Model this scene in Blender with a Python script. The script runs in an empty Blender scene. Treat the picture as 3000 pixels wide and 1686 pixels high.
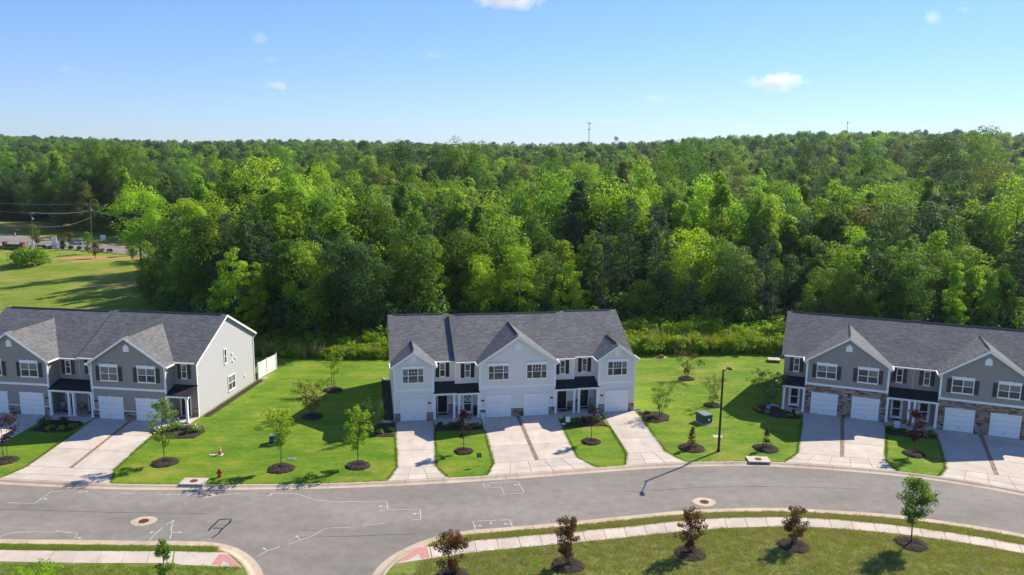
import bpy, math, random
import numpy as np
from mathutils import Vector, Matrix
scene = bpy.context.scene
R = math.radians
# ------------------------------------------------------------------ camera, sky, sun, exposure
cam_d = bpy.data.cameras.new('camera'); cam = bpy.data.objects.new('camera', cam_d)
scene.collection.objects.link(cam); scene.camera = cam
cam_d.sensor_width = 36.0; cam_d.lens = 28.05; cam_d.clip_start = 0.5; cam_d.clip_end = 20000
cam.matrix_world = Matrix.Translation((0, 0, 26.753)) @ Matrix.Rotation(R(90 - 10.084), 4, 'X') @ Matrix.Rotation(R(0.729), 4, 'Z')
SUN_EL, SUN_AZ = 37.5, 49.5          # degrees above the horizon, clockwise from +Y
world = bpy.data.worlds.new('World'); scene.world = world; world.use_nodes = True
wn = world.node_tree.nodes; wl = world.node_tree.links; wn.clear()
w_out = wn.new('ShaderNodeOutputWorld'); w_bg = wn.new('ShaderNodeBackground'); w_sky = wn.new('ShaderNodeTexSky')
w_sky.sky_type = 'NISHITA'; w_sky.sun_disc = False
w_sky.sun_elevation = R(SUN_EL); w_sky.sun_rotation = R(SUN_AZ)
w_sky.altitude = 0; w_sky.air_density = 1.0; w_sky.dust_density = 0.0; w_sky.ozone_density = 4.0
w_gm = wn.new('ShaderNodeGamma'); w_gm.inputs[1].default_value = 0.78        # soft, even sky as in the graded photograph
w_tn = wn.new('ShaderNodeMix'); w_tn.data_type = 'RGBA'; w_tn.blend_type = 'MULTIPLY'; w_tn.inputs[0].default_value = 1.0; w_tn.inputs[7].default_value = (0.26, 0.335, 0.50, 1)
wl.new(w_sky.outputs[0], w_gm.inputs[0]); wl.new(w_gm.outputs[0], w_tn.inputs[6]); wl.new(w_tn.outputs[2], w_bg.inputs[0])
w_bg.inputs[1].default_value = 0.15
wl.new(w_bg.outputs[0], w_out.inputs[0])
sun_d = bpy.data.lights.new('sun', 'SUN'); sun = bpy.data.objects.new('sun', sun_d); scene.collection.objects.link(sun)
sun_d.energy = 2.5; sun_d.angle = R(0.5); sun_d.color = (1.0, 0.90, 0.74)
sdir = Vector((math.sin(R(SUN_AZ)) * math.cos(R(SUN_EL)), math.cos(R(SUN_AZ)) * math.cos(R(SUN_EL)), math.sin(R(SUN_EL))))
sun.rotation_euler = sdir.to_track_quat('Z', 'Y').to_euler(); sun.location = (60, 60, 90)
scene.view_settings.view_transform = 'Standard'; scene.view_settings.look = 'None'
scene.view_settings.exposure = 1.72; scene.view_settings.gamma = 1.0; scene.view_settings.use_curve_mapping = False
try:
    scene.cycles.diffuse_bounces = 4; scene.cycles.transparent_max_bounces = 6; scene.cycles.volume_bounces = 12; scene.cycles.max_bounces = 16; scene.cycles.glossy_bounces = 3; scene.cycles.transmission_bounces = 5
except Exception: pass

# ------------------------------------------------------------------ helpers
C = scene.collection
rng = random.Random(7)
nrg = np.random.default_rng(11)

def tag(o, label=None, cat=None, group=None, kind=None):
    if label: o['label'] = label
    if cat: o['category'] = cat
    if group: o['group'] = group
    if kind: o['kind'] = kind
    return o

def empty(name, loc=(0, 0, 0), rz=0):
    o = bpy.data.objects.new(name, None); C.objects.link(o); o.location = loc; o.rotation_euler = (0, 0, rz)
    o.empty_display_size = 0.3
    return o

def link_mesh(name, me, m, parent=None, loc=None):
    if m is not None and len(me.materials) == 0: me.materials.append(m)
    o = bpy.data.objects.new(name, me); C.objects.link(o)
    if parent is not None: o.parent = parent
    if loc is not None: o.location = loc
    return o

class MB:
    def __init__(s): s.v = []; s.f = []; s.uv = None
    def add(s, vs, fs):
        n = len(s.v); s.v += [tuple(map(float, p)) for p in vs]; s.f += [tuple(i + n for i in f) for f in fs]; return s
    def box(s, x0, x1, y0, y1, z0, z1, mp=None):
        p = [(x0, y0, z0), (x1, y0, z0), (x1, y1, z0), (x0, y1, z0), (x0, y0, z1), (x1, y0, z1), (x1, y1, z1), (x0, y1, z1)]
        if mp: p = [mp(*q) for q in p]
        return s.add(p, [(0, 3, 2, 1), (4, 5, 6, 7), (0, 1, 5, 4), (1, 2, 6, 5), (2, 3, 7, 6), (3, 0, 4, 7)])
    def prism(s, bot, top):
        n = len(bot)
        return s.add(list(bot) + list(top), [tuple(range(n - 1, -1, -1)), tuple(range(n, 2 * n))] + [(i, (i + 1) % n, n + (i + 1) % n, n + i) for i in range(n)])
    def slab(s, pts, z0, z1):
        return s.prism([(p[0], p[1], z0) for p in pts], [(p[0], p[1], z1) for p in pts])
    def tube(s, p0, p1, r0, r1, n=8, cap=True):
        p0 = Vector(p0); p1 = Vector(p1); d = (p1 - p0)
        if d.length < 1e-6: return s
        d.normalize(); a = d.orthogonal().normalized(); b = d.cross(a)
        r0v = [p0 + (a * math.cos(2 * math.pi * i / n) + b * math.sin(2 * math.pi * i / n)) * r0 for i in range(n)]
        r1v = [p1 + (a * math.cos(2 * math.pi * i / n) + b * math.sin(2 * math.pi * i / n)) * r1 for i in range(n)]
        fs = [(i, (i + 1) % n, n + (i + 1) % n, n + i) for i in range(n)]
        if cap: fs += [tuple(range(n - 1, -1, -1)), tuple(range(n, 2 * n))]
        return s.add(r0v + r1v, fs)
    def path(s, pts, rad, n=6):
        for i in range(len(pts) - 1): s.tube(pts[i], pts[i + 1], rad[i] if hasattr(rad, '__len__') else rad, rad[i + 1] if hasattr(rad, '__len__') else rad, n)
        return s
    def lathe(s, prof, n=20, c=(0, 0, 0), sx=1, sy=1):
        vs = []; fs = []
        for (r, z) in prof:
            for i in range(n):
                a = 2 * math.pi * i / n; vs.append((c[0] + r * sx * math.cos(a), c[1] + r * sy * math.sin(a), c[2] + z))
        for k in range(len(prof) - 1):
            for i in range(n):
                j = (i + 1) % n; fs.append((k * n + i, k * n + j, (k + 1) * n + j, (k + 1) * n + i))
        fs.append(tuple(range(n - 1, -1, -1))); fs.append(tuple((len(prof) - 1) * n + i for i in range(n)))
        return s.add(vs, fs)
    def mesh(s, name, smooth=False):
        me = bpy.data.meshes.new(name); me.from_pydata(s.v, [], s.f); me.update()
        if smooth: me.polygons.foreach_set('use_smooth', [True] * len(me.polygons))
        return me
    def build(s, name, m, parent=None, loc=None, smooth=False):
        return link_mesh(name, s.mesh(name, smooth), m, parent, loc)

def quad_mesh(name, V, lv=None, smooth=False):
    """V: (N,4,3) array of quads -> mesh; lv: per-quad float attribute"""
    n = len(V); me = bpy.data.meshes.new(name)
    me.vertices.add(4 * n); me.vertices.foreach_set('co', np.asarray(V, np.float32).reshape(-1))
    me.loops.add(4 * n); me.loops.foreach_set('vertex_index', np.arange(4 * n, dtype=np.int32))
    me.polygons.add(n); me.polygons.foreach_set('loop_start', np.arange(0, 4 * n, 4, dtype=np.int32))
    if lv is not None:
        at = me.attributes.new('lv', 'FLOAT', 'FACE'); at.data.foreach_set('value', np.asarray(lv, np.float32))
    me.update(calc_edges=True)
    return me

def leaf_quads(P, N, size, aspect=0.6, r=None):
    r = r or nrg
    n = len(P); N = N / (np.linalg.norm(N, axis=1, keepdims=True) + 1e-9)
    T = r.normal(size=(n, 3)); T -= (T * N).sum(1, keepdims=True) * N; T /= (np.linalg.norm(T, axis=1, keepdims=True) + 1e-9)
    B = np.cross(N, T); L = np.asarray(size).reshape(-1, 1)
    V = np.stack([P - T * L * .5, P + B * L * aspect * .5 + T * L * .05, P + T * L * .5, P - B * L * aspect * .5 + T * L * .05], 1)
    return V

# ------------------------------------------------------------------ materials
def nodes_of(name):
    m = bpy.data.materials.new(name); m.use_nodes = True; nt = m.node_tree
    return m, nt.nodes, nt.links, nt.nodes['Principled BSDF']

def sv(node, name, val):
    if name in node.inputs: node.inputs[name].default_value = val

def col4(c): return (c[0], c[1], c[2], 1.0)

def mixrgb(n, l, fac, a, b, mode='MIX'):
    x = n.new('ShaderNodeMix'); x.data_type = 'RGBA'; x.blend_type = mode
    for sock, val in ((0, fac), (6, a), (7, b)):
        if isinstance(val, (int, float)): x.inputs[sock].default_value = val
        elif isinstance(val, tuple): x.inputs[sock].default_value = col4(val)
        else: l.new(val, x.inputs[sock])
    return x.outputs[2]

def noise(n, l, scale, detail=4, rough=.55, vec=None, stretch=None):
    t = n.new('ShaderNodeTexNoise'); t.inputs['Scale'].default_value = scale; t.inputs['Detail'].default_value = detail; t.inputs['Roughness'].default_value = rough
    if vec is None:
        tc = n.new('ShaderNodeTexCoord'); vec = tc.outputs['Object']
    if stretch:
        mpn = n.new('ShaderNodeMapping'); mpn.inputs['Scale'].default_value = stretch; l.new(vec, mpn.inputs['Vector']); vec = mpn.outputs[0]
    l.new(vec, t.inputs['Vector']); return t.outputs['Fac']

def ramp(n, l, src, stops):
    r = n.new('ShaderNodeValToRGB'); l.new(src, r.inputs[0]); e = r.color_ramp.elements
    while len(e) > 1: e.remove(e[-1])
    e[0].position = stops[0][0]; e[0].color = col4(stops[0][1])
    for p, c in stops[1:]:
        q = e.new(p); q.color = col4(c)
    return r.outputs[0]

def g3(v): return (v, v, v)

def mat(name, c, rough=.7, spec=.3, metal=0., var=0., vscale=3., bump=0., bscale=20., bdist=.02, c2=None, detail=4, coat=0.):
    m, n, l, b = nodes_of(name)
    sv(b, 'Roughness', rough); sv(b, 'Specular IOR Level', spec); sv(b, 'Metallic', metal); sv(b, 'Coat Weight', coat)
    if var or c2:
        f = noise(n, l, vscale, detail)
        a = c if c2 else tuple(x * (1 - var) for x in c); bb = c2 if c2 else tuple(min(1, x * (1 + var)) for x in c)
        f2 = ramp(n, l, f, [(.3, g3(0)), (.7, g3(1))])
        l.new(mixrgb(n, l, f2, a, bb), b.inputs['Base Color'])
    else: b.inputs['Base Color'].default_value = col4(c)
    if bump:
        bp = n.new('ShaderNodeBump'); bp.inputs['Strength'].default_value = bump; bp.inputs['Distance'].default_value = bdist
        l.new(noise(n, l, bscale, 5), bp.inputs['Height']); l.new(bp.outputs[0], b.inputs['Normal'])
    return m

def siding_mat(name, c):
    m, n, l, b = nodes_of(name)
    sv(b, 'Roughness', .55); sv(b, 'Specular IOR Level', .25)
    tc = n.new('ShaderNodeTexCoord'); sep = n.new('ShaderNodeSeparateXYZ'); l.new(tc.outputs['Object'], sep.inputs[0])
    d = n.new('ShaderNodeMath'); d.operation = 'MULTIPLY'; d.inputs[1].default_value = 1 / .115; l.new(sep.outputs[2], d.inputs[0])
    fr = n.new('ShaderNodeMath'); fr.operation = 'FRACT'; l.new(d.outputs[0], fr.inputs[0])
    inv = n.new('ShaderNodeMath'); inv.operation = 'SUBTRACT'; inv.inputs[0].default_value = 1; l.new(fr.outputs[0], inv.inputs[1])
    bp = n.new('ShaderNodeBump'); bp.inputs['Strength'].default_value = .9; bp.inputs['Distance'].default_value = .02
    l.new(inv.outputs[0], bp.inputs['Height']); l.new(bp.outputs[0], b.inputs['Normal'])
    f = noise(n, l, 1.6, 4, .6, stretch=(.5, .5, 4))
    base = mixrgb(n, l, f, tuple(x * .93 for x in c), tuple(min(1, x * 1.06) for x in c))
    # a thin darker line along the lower edge of each lap
    cmp_ = n.new('ShaderNodeMath'); cmp_.operation = 'LESS_THAN'; cmp_.inputs[1].default_value = .09; l.new(fr.outputs[0], cmp_.inputs[0])
    l.new(mixrgb(n, l, cmp_.outputs[0], base, tuple(x * .72 for x in c)), b.inputs['Base Color'])
    return m

def shingle_mat(name, c, ex=.145, w=.32, lo=.8, hi=1.22):
    m, n, l, b = nodes_of(name)
    sv(b, 'Roughness', .9); sv(b, 'Specular IOR Level', .15)
    uv = n.new('ShaderNodeUVMap'); uv.uv_map = 'uv'
    br = n.new('ShaderNodeTexBrick'); br.offset = .5; br.inputs['Scale'].default_value = 1.0
    br.inputs['Brick Width'].default_value = w; br.inputs['Row Height'].default_value = ex; br.inputs['Mortar Size'].default_value = .008
    br.inputs['Mortar Smooth'].default_value = .2; br.inputs['Bias'].default_value = 0
    br.inputs['Color1'].default_value = col4(tuple(x * lo for x in c)); br.inputs['Color2'].default_value = col4(tuple(x * hi for x in c)); br.inputs['Mortar'].default_value = col4(tuple(x * .4 for x in c))
    l.new(uv.outputs[0], br.inputs['Vector'])
    f = noise(n, l, 1.3, 5, .65, vec=uv.outputs[0], stretch=(.7, 2.6, 1))
    f = ramp(n, l, f, [(.32, g3(.8)), (.68, g3(1.2))])
    f2 = noise(n, l, .35, 3, .5, vec=uv.outputs[0]); f2 = ramp(n, l, f2, [(.3, g3(.88)), (.7, g3(1.1))])
    x = mixrgb(n, l, 1.0, br.outputs['Color'], f, 'MULTIPLY'); x = mixrgb(n, l, 1.0, x, f2, 'MULTIPLY')
    l.new(x, b.inputs['Base Color'])
    bp = n.new('ShaderNodeBump'); bp.inputs['Strength'].default_value = .6; bp.inputs['Distance'].default_value = .012
    l.new(br.outputs['Fac'], bp.inputs['Height']); bp.invert = True; l.new(bp.outputs[0], b.inputs['Normal'])
    return m

def leaf_mat(name, ca, cb, trans=.35, hue=.012, val=.18, tint=None):
    m = bpy.data.materials.new(name); m.use_nodes = True; nt = m.node_tree; n = nt.nodes; l = nt.links; n.clear()
    out = n.new('ShaderNodeOutputMaterial')
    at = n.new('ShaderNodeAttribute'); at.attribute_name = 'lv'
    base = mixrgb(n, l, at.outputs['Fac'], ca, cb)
    oi = n.new('ShaderNodeObjectInfo')
    hs = n.new('ShaderNodeHueSaturation'); l.new(base, hs.inputs['Color'])
    mr = n.new('ShaderNodeMapRange'); mr.inputs[3].default_value = .5 - hue; mr.inputs[4].default_value = .5 + hue; l.new(oi.outputs['Random'], mr.inputs[0]); l.new(mr.outputs[0], hs.inputs['Hue'])
    m7 = n.new('ShaderNodeMath'); m7.operation = 'MULTIPLY'; m7.inputs[1].default_value = 7.31; l.new(oi.outputs['Random'], m7.inputs[0])
    fr = n.new('ShaderNodeMath'); fr.operation = 'FRACT'; l.new(m7.outputs[0], fr.inputs[0])
    mv = n.new('ShaderNodeMapRange'); mv.inputs[3].default_value = 1 - val; mv.inputs[4].default_value = 1 + val; l.new(fr.outputs[0], mv.inputs[0]); l.new(mv.outputs[0], hs.inputs['Value'])
    p = n.new('ShaderNodeBsdfPrincipled'); sv(p, 'Roughness', .6); sv(p, 'Specular IOR Level', .12); l.new(hs.outputs[0], p.inputs['Base Color'])
    t = n.new('ShaderNodeBsdfTranslucent')
    tc = mixrgb(n, l, 1.0, hs.outputs[0], tint or (1.5, 1.3, .5), 'MULTIPLY'); l.new(tc, t.inputs['Color'])
    mx = n.new('ShaderNodeMixShader'); mx.inputs[0].default_value = trans
    l.new(p.outputs[0], mx.inputs[1]); l.new(t.outputs[0], mx.inputs[2]); l.new(mx.outputs[0], out.inputs[0])
    return m

def lawn_mat(name, cols, scales=(0.09, .55, 4.0), bump=.5, dead=None):
    m, n, l, b = nodes_of(name); sv(b, 'Roughness', .9); sv(b, 'Specular IOR Level', .1)
    geo = n.new('ShaderNodeNewGeometry'); P = geo.outputs['Position']
    a = noise(n, l, scales[0], 4, .6, vec=P); c = noise(n, l, scales[1], 5, .65, vec=P, stretch=(.6, 1.3, 1)); d = noise(n, l, scales[2], 5, .7, vec=P, stretch=(.55, 1.3, 1))
    ca = ramp(n, l, a, [(.36, cols[0]), (.64, cols[1])])
    cb = ramp(n, l, c, [(.36, cols[0]), (.5, cols[1]), (.66, cols[2])])
    x = mixrgb(n, l, .5, ca, cb)
    fine = ramp(n, l, d, [(.25, g3(.62)), (.55, g3(1.0)), (.8, g3(1.3))])
    x = mixrgb(n, l, 1.0, x, fine, 'MULTIPLY')
    if dead:
        e = noise(n, l, dead[1], 6, .7, vec=P, stretch=(.7, 1.2, 1)); x = mixrgb(n, l, ramp(n, l, e, [(dead[2], g3(0)), (dead[3], g3(1))]), x, dead[0])
    l.new(x, b.inputs['Base Color'])
    bp = n.new('ShaderNodeBump'); bp.inputs['Strength'].default_value = bump; bp.inputs['Distance'].default_value = .08
    l.new(noise(n, l, 9.0, 6, .75, vec=P), bp.inputs['Height']); l.new(bp.outputs[0], b.inputs['Normal'])
    return m

def concrete_mat(name, c, var=.17):
    m, n, l, b = nodes_of(name); sv(b, 'Roughness', .85); sv(b, 'Specular IOR Level', .2)
    geo = n.new('ShaderNodeNewGeometry'); P = geo.outputs['Position']; oi = n.new('ShaderNodeObjectInfo')
    a = noise(n, l, .5, 5, .6, vec=P); d = noise(n, l, 14., 4, .6, vec=P)
    x = mixrgb(n, l, ramp(n, l, a, [(.3, g3(0)), (.7, g3(1))]), tuple(q * (1 - var) for q in c), tuple(min(1, q * (1 + var * .6)) for q in c))
    x = mixrgb(n, l, 1.0, x, ramp(n, l, d, [(.3, g3(.93)), (.7, g3(1.05))]), 'MULTIPLY')
    st = noise(n, l, 1.1, 6, .75, vec=P, stretch=(1.6, .35, 1)); x = mixrgb(n, l, 1.0, x, ramp(n, l, st, [(.28, g3(.74)), (.42, g3(.97)), (.7, g3(1.04))]), 'MULTIPLY')
    mr = n.new('ShaderNodeMapRange'); mr.inputs[3].default_value = .91; mr.inputs[4].default_value = 1.05; l.new(oi.outputs['Random'], mr.inputs[0])
    cc = n.new('ShaderNodeCombineColor'); [l.new(mr.outputs[0], cc.inputs[i]) for i in range(3)]
    x = mixrgb(n, l, 1.0, x, cc.outputs[0], 'MULTIPLY'); l.new(x, b.inputs['Base Color'])
    bp = n.new('ShaderNodeBump'); bp.inputs['Strength'].default_value = .2; bp.inputs['Distance'].default_value = .01
    l.new(noise(n, l, 40., 4, .6, vec=P), bp.inputs['Height']); l.new(bp.outputs[0], b.inputs['Normal'])
    return m

def asphalt_mat(name, c):
    m, n, l, b = nodes_of(name); sv(b, 'Roughness', .9); sv(b, 'Specular IOR Level', .2)
    geo = n.new('ShaderNodeNewGeometry'); P = geo.outputs['Position']
    a = noise(n, l, .12, 5, .6, vec=P, stretch=(.5, 1.4, 1)); d = noise(n, l, 1.2, 6, .7, vec=P); g = noise(n, l, 30., 3, .7, vec=P)
    x = mixrgb(n, l, ramp(n, l, a, [(.32, g3(0)), (.68, g3(1))]), tuple(q * .82 for q in c), tuple(q * 1.16 for q in c))
    x = mixrgb(n, l, 1.0, x, ramp(n, l, d, [(.3, g3(.86)), (.7, g3(1.12))]), 'MULTIPLY')
    x = mixrgb(n, l, 1.0, x, ramp(n, l, g, [(.3, g3(.85)), (.7, g3(1.15))]), 'MULTIPLY')
    w_ = noise(n, l, .3, 7, .8, vec=P, stretch=(.35, 1.6, 1)); x = mixrgb(n, l, 1.0, x, ramp(n, l, w_, [(.3, g3(.8)), (.45, g3(.98)), (.62, g3(1.0)), (.75, g3(1.12))]), 'MULTIPLY')
    l.new(x, b.inputs['Base Color'])
    bp = n.new('ShaderNodeBump'); bp.inputs['Strength'].default_value = .35; bp.inputs['Distance'].default_value = .01
    l.new(g, bp.inputs['Height']); l.new(bp.outputs[0], b.inputs['Normal'])
    return m

def attr_mat(name, stops, rough=.85, bump=.3):
    m, n, l, b = nodes_of(name); sv(b, 'Roughness', rough); sv(b, 'Specular IOR Level', .2)
    at = n.new('ShaderNodeAttribute'); at.attribute_name = 'lv'
    x = ramp(n, l, at.outputs['Fac'], stops)
    x = mixrgb(n, l, 1.0, x, ramp(n, l, noise(n, l, 25., 4), [(.3, g3(.8)), (.7, g3(1.15))]), 'MULTIPLY'); l.new(x, b.inputs['Base Color'])
    return m

def glass_mat(name, c, rough=.06):
    m, n, l, b = nodes_of(name); b.inputs['Base Color'].default_value = col4(c); sv(b, 'Roughness', rough); sv(b, 'Specular IOR Level', .6); sv(b, 'Coat Weight', .5); sv(b, 'Coat Roughness', .03)
    return m

MT = {}
MT['siding_light'] = siding_mat('siding_light', (.90, .825, .72))
MT['siding_dark'] = siding_mat('siding_dark', (.36, .32, .27))
MT['siding_pale'] = siding_mat('siding_pale', (.46, .458, .465))
MT['shingle'] = shingle_mat('roof_shingles', (.148, .15, .154))
MT['shingle_dark'] = shingle_mat('porch_shingles', (.034, .033, .035))
MT['cap'] = mat('ridge_cap', (.05, .05, .055), .9, .15, var=.25, vscale=4)
MT['white'] = mat('white_trim', (.92, .90, .87), .45, .35, var=.03, vscale=2)
MT['vinyl'] = mat('white_vinyl', (.8, .8, .8), .35, .4)
MT['garage'] = mat('garage_door_white', (.90, .87, .83), .5, .3, var=.03, vscale=1.5)
MT['shutter'] = mat('charcoal_shutter', (.022, .022, .026), .5, .3)
MT['shutter_grey'] = mat('grey_shutter', (.05, .05, .055), .5, .3)
MT['door_dark'] = mat('dark_door', (.012, .013, .018), .4, .4)
MT['glass'] = glass_mat('window_glass', (.03, .035, .04))
MT['glass_blind'] = glass_mat('window_glass_over_blinds', (.16, .185, .18), .12)
MT['concrete'] = concrete_mat('driveway_concrete', (.54, .475, .405))
MT['kerbc'] = concrete_mat('kerb_concrete', (.51, .41, .305))
MT['walkc'] = concrete_mat('sidewalk_concrete', (.54, .46, .39))
MT['asphalt'] = asphalt_mat('asphalt', (.225, .208, .185))
MT['paint'] = mat('white_road_paint', (.52, .51, .49), .8, .2, var=.3, vscale=6)
MT['tar'] = mat('tar_seal', (.018, .018, .02), .6, .3)
MT['crack'] = mat('seam_tar', (.06, .058, .058), .8, .2)
MT['red'] = mat('red_tactile', (.48, .23, .20), .7, .3, var=.12, vscale=8)
MT['paver'] = attr_mat('brick_pavers', [(0, (.16, .10, .075)), (.35, (.30, .17, .11)), (.65, (.38, .26, .18)), (1, (.22, .19, .17))])
MT['stone'] = attr_mat('stone_veneer', [(0, (.10, .07, .052)), (.3, (.27, .18, .13)), (.55, (.42, .285, .20)), (.8, (.33, .275, .23)), (1, (.55, .41, .30))])
MT['cap_stone'] = mat('stone_sill', (.33, .30, .28), .8, .2, var=.1)
MT['mulch'] = mat('dark_mulch', (.034, .026, .021), .95, .1, c2=(.085, .064, .05), vscale=14, bump=1., bscale=22, bdist=.08, detail=6)
MT['bark'] = mat('grey_bark', (.11, .09, .075), .9, .1, var=.35, vscale=5, bump=.5, bscale=12)
MT['bark_pale'] = mat('pale_bark', (.30, .27, .23), .9, .1, var=.3, vscale=3)
MT['lawn'] = lawn_mat('mown_lawn', [(.075, .175, .012), (.155, .255, .018), (.30, .31, .036)], (.07, .45, 3.2), .8, dead=((.31, .27, .06), .18, .54, .74))
MT['lawn_near'] = lawn_mat('rough_lawn', [(.10, .17, .025), (.20, .24, .05), (.36, .31, .12)], (.12, .8, 5.), .8, dead=((.34, .27, .14), .7, .56, .74))
MT['field'] = lawn_mat('meadow', [(.12, .20, .018), (.20, .265, .028), (.31, .30, .055)], (.05, .3, 2.), .6, dead=((.42, .24, .11), .045, .51, .62))
MT['verge'] = lawn_mat('road_verge', [(.05, .11, .016), (.07, .135, .02), (.1, .16, .03)], (.05, .3, 2.), .6)
MT['floor'] = mat('forest_floor', (.022, .026, .012), .95, .1, c2=(.045, .04, .02), vscale=.4)
MT['tank'] = mat('pale_tank_paint', (.75, .8, .82), .5, .3)
MT['black'] = mat('black_metal', (.012, .012, .013), .4, .4)
MT['dgreen'] = mat('green_cabinet', (.035, .06, .055), .45, .4, var=.06, vscale=2)
MT['lgreen'] = mat('green_cabinet_lid', (.16, .22, .2), .5, .35)
MT['orange'] = mat('orange_plastic', (.75, .12, .02), .5, .35)
MT['hyd'] = mat('red_hydrant_paint', (.38, .018, .014), .4, .4)
MT['rust'] = mat('rusty_iron', (.13, .045, .03), .85, .2, var=.3, vscale=20)
MT['wood'] = mat('weathered_pole', (.17, .145, .12), .9, .1, var=.2, vscale=3)
MT['steel'] = mat('galvanised_steel', (.42, .43, .45), .45, .4, metal=.4)
MT['dark'] = mat('throat_shade_black', (.008, .008, .008), .9, .05)  # flat black that paints the shade inside the drain throats
MT['brick'] = mat('red_brick', (.17, .075, .05), .9, .15, var=.2, vscale=6)
MT['yellow'] = mat('yellow_print', (.75, .5, .05), .6, .2)
MT['blueball'] = mat('blue_glass_globe', (.1, .25, .6), .1, .6)
MT['car'] = mat('silver_car_paint', (.50, .51, .53), .3, .5, metal=.5, coat=.6)
MT['tyre'] = mat('tyre_rubber', (.015, .015, .015), .8, .2)
LEAF = {
 'yellow': leaf_mat('yellow_green_leaves', (.165, .32, .018), (.39, .54, .045), .50, tint=(1.15, 1.2, .5)),
 'bright': leaf_mat('bright_green_leaves', (.10, .235, .02), (.26, .41, .042), .48, tint=(1.25, 1.2, .5)),
 'mid': leaf_mat('mid_green_leaves', (.058, .155, .024), (.155, .275, .044), .46, tint=(1.3, 1.25, .55)),
 'dark': leaf_mat('dark_green_leaves', (.031, .085, .028), (.08, .155, .05), .40, tint=(1.3, 1.3, .6)),
 'olive': leaf_mat('olive_leaves', (.09, .12, .03), (.18, .20, .05), .35),
 'pine': leaf_mat('pine_needles', (.045, .09, .045), (.105, .165, .08), .25, tint=(1.2, 1.2, .7)),
 'purple': leaf_mat('purple_leaves', (.028, .013, .016), (.085, .04, .045), .2, tint=(1.4, .8, .8)),
 'bronze': leaf_mat('bronze_leaves', (.085, .045, .018), (.20, .105, .035), .3, tint=(1.4, 1.0, .5)),
 'bronze_green': leaf_mat('bronze_green_leaves', (.065, .08, .024), (.17, .11, .04), .3),
 'flower': leaf_mat('white_petals', (.7, .7, .65), (.8, .8, .75), .2, 0, 0, tint=(1, 1, 1)),
 'straw': leaf_mat('straw_plumes', (.33, .24, .14), (.52, .39, .25), .3, tint=(1.1, 1, .8)),
 'grass': leaf_mat('tall_grass_blades', (.10, .18, .016), (.24, .31, .04), .4),
 'verge': leaf_mat('verge_grass_blades', (.16, .25, .04), (.37, .40, .11), .4),
 'verge_dry': leaf_mat('dry_verge_blades', (.38, .31, .15), (.55, .47, .26), .35, tint=(1.1, 1, .8)),
 'lawn_edge': leaf_mat('lawn_edge_blades', (.11, .23, .015), (.22, .31, .03), .35),
 'orange': leaf_mat('orange_petals', (.45, .14, .02), (.55, .3, .04), .2, tint=(1, 1, 1)),
}

# ------------------------------------------------------------------ terrain and streets
ROAD_Z = -0.12
def sstep(a, b, x):
    t = np.clip((x - a) / (b - a), 0, 1); return t * t * (3 - 2 * t)
def H(x, y):
    """height of the natural ground"""
    x = np.asarray(x, float); y = np.asarray(y, float)
    h = -4.0 * sstep(104, 150, y)
    h = h + sstep(250, 900, y) * (4.5 + 19.0 * sstep(-.02, .42, x / np.maximum(y, 1)) - 1.5 * sstep(.05, .45, -x / np.maximum(y, 1)))
    far = sstep(500, 1400, y)
    h = h + far * (4 * np.sin(x / 260. + 1.3) * np.cos(y / 410.) + 3.5 * np.sin(x / 97. + y / 300.))
    h = h + sstep(130, 190, y) * 1.2 * np.sin(x / 33. + 2.) * np.cos(y / 41.) * (1 - sstep(-60, -50, -x) * (1 - sstep(215, 300, y)))
    fld = sstep(120, 150, y) * (1 - sstep(192, 208, y)) * (1 - sstep(-75, -45, x))
    h = h + fld * (1.1 * np.sin(x / 17. + y / 29.) + .7 * np.sin(y / 13. - x / 40.))
    return h - .45 * (1 - sstep(97, 104, y))

def grid_mesh(name, xs, ys, zf, m, dz=0.):
    X, Y = np.meshgrid(xs, ys); Z = zf(X, Y) + dz
    v = np.stack([X, Y, Z], -1).reshape(-1, 3); nx, ny = len(xs), len(ys)
    i = np.arange(nx * ny).reshape(ny, nx)
    V = np.stack([i[:-1, :-1], i[:-1, 1:], i[1:, 1:], i[1:, :-1]], -1).reshape(-1, 4)
    me = bpy.data.meshes.new(name); me.from_pydata(v.tolist(), [], V.tolist()); me.update()
    me.polygons.foreach_set('use_smooth', [True] * len(me.polygons))
    return link_mesh(name, me, m)

xs = np.concatenate([np.linspace(-2400, -320, 14), np.linspace(-300, 300, 101), np.linspace(320, 2400, 14)])
ys = np.concatenate([[-300, -100, 0, 60, 90, 97], np.linspace(100, 300, 51), np.linspace(320, 1600, 33), np.linspace(1700, 2500, 9)])
ground = grid_mesh('ground', xs, ys, H, MT['floor']); tag(ground, 'dark leaf-littered ground under the wood and out to the horizon', kind='structure')

def catmull(pts, step=.6):
    P = [Vector((p[0], p[1], 0)) for p in pts]; P = [P[0] * 2 - P[1]] + P + [P[-1] * 2 - P[-2]]; out = []
    for i in range(1, len(P) - 2):
        n = max(1, int((P[i + 1] - P[i]).length / step))
        for k in range(n):
            t = k / n; a, b, c, d = P[i - 1], P[i], P[i + 1], P[i + 2]
            out.append(.5 * ((2 * b) + (c - a) * t + (2 * a - 5 * b + 4 * c - d) * t * t + (3 * b - a - 3 * c + d) * t ** 3))
    out.append(P[-2]); return out
def resample(pts, n):
    L = [0]
    for i in range(len(pts) - 1): L.append(L[-1] + (pts[i + 1] - pts[i]).length)
    q = []; j = 0
    for k in range(n + 1):
        s = L[-1] * k / n
        while j < len(L) - 2 and L[j + 1] < s: j += 1
        t = (s - L[j]) / max(1e-9, L[j + 1] - L[j]); q.append(pts[j].lerp(pts[j + 1], t))
    return q
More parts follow.
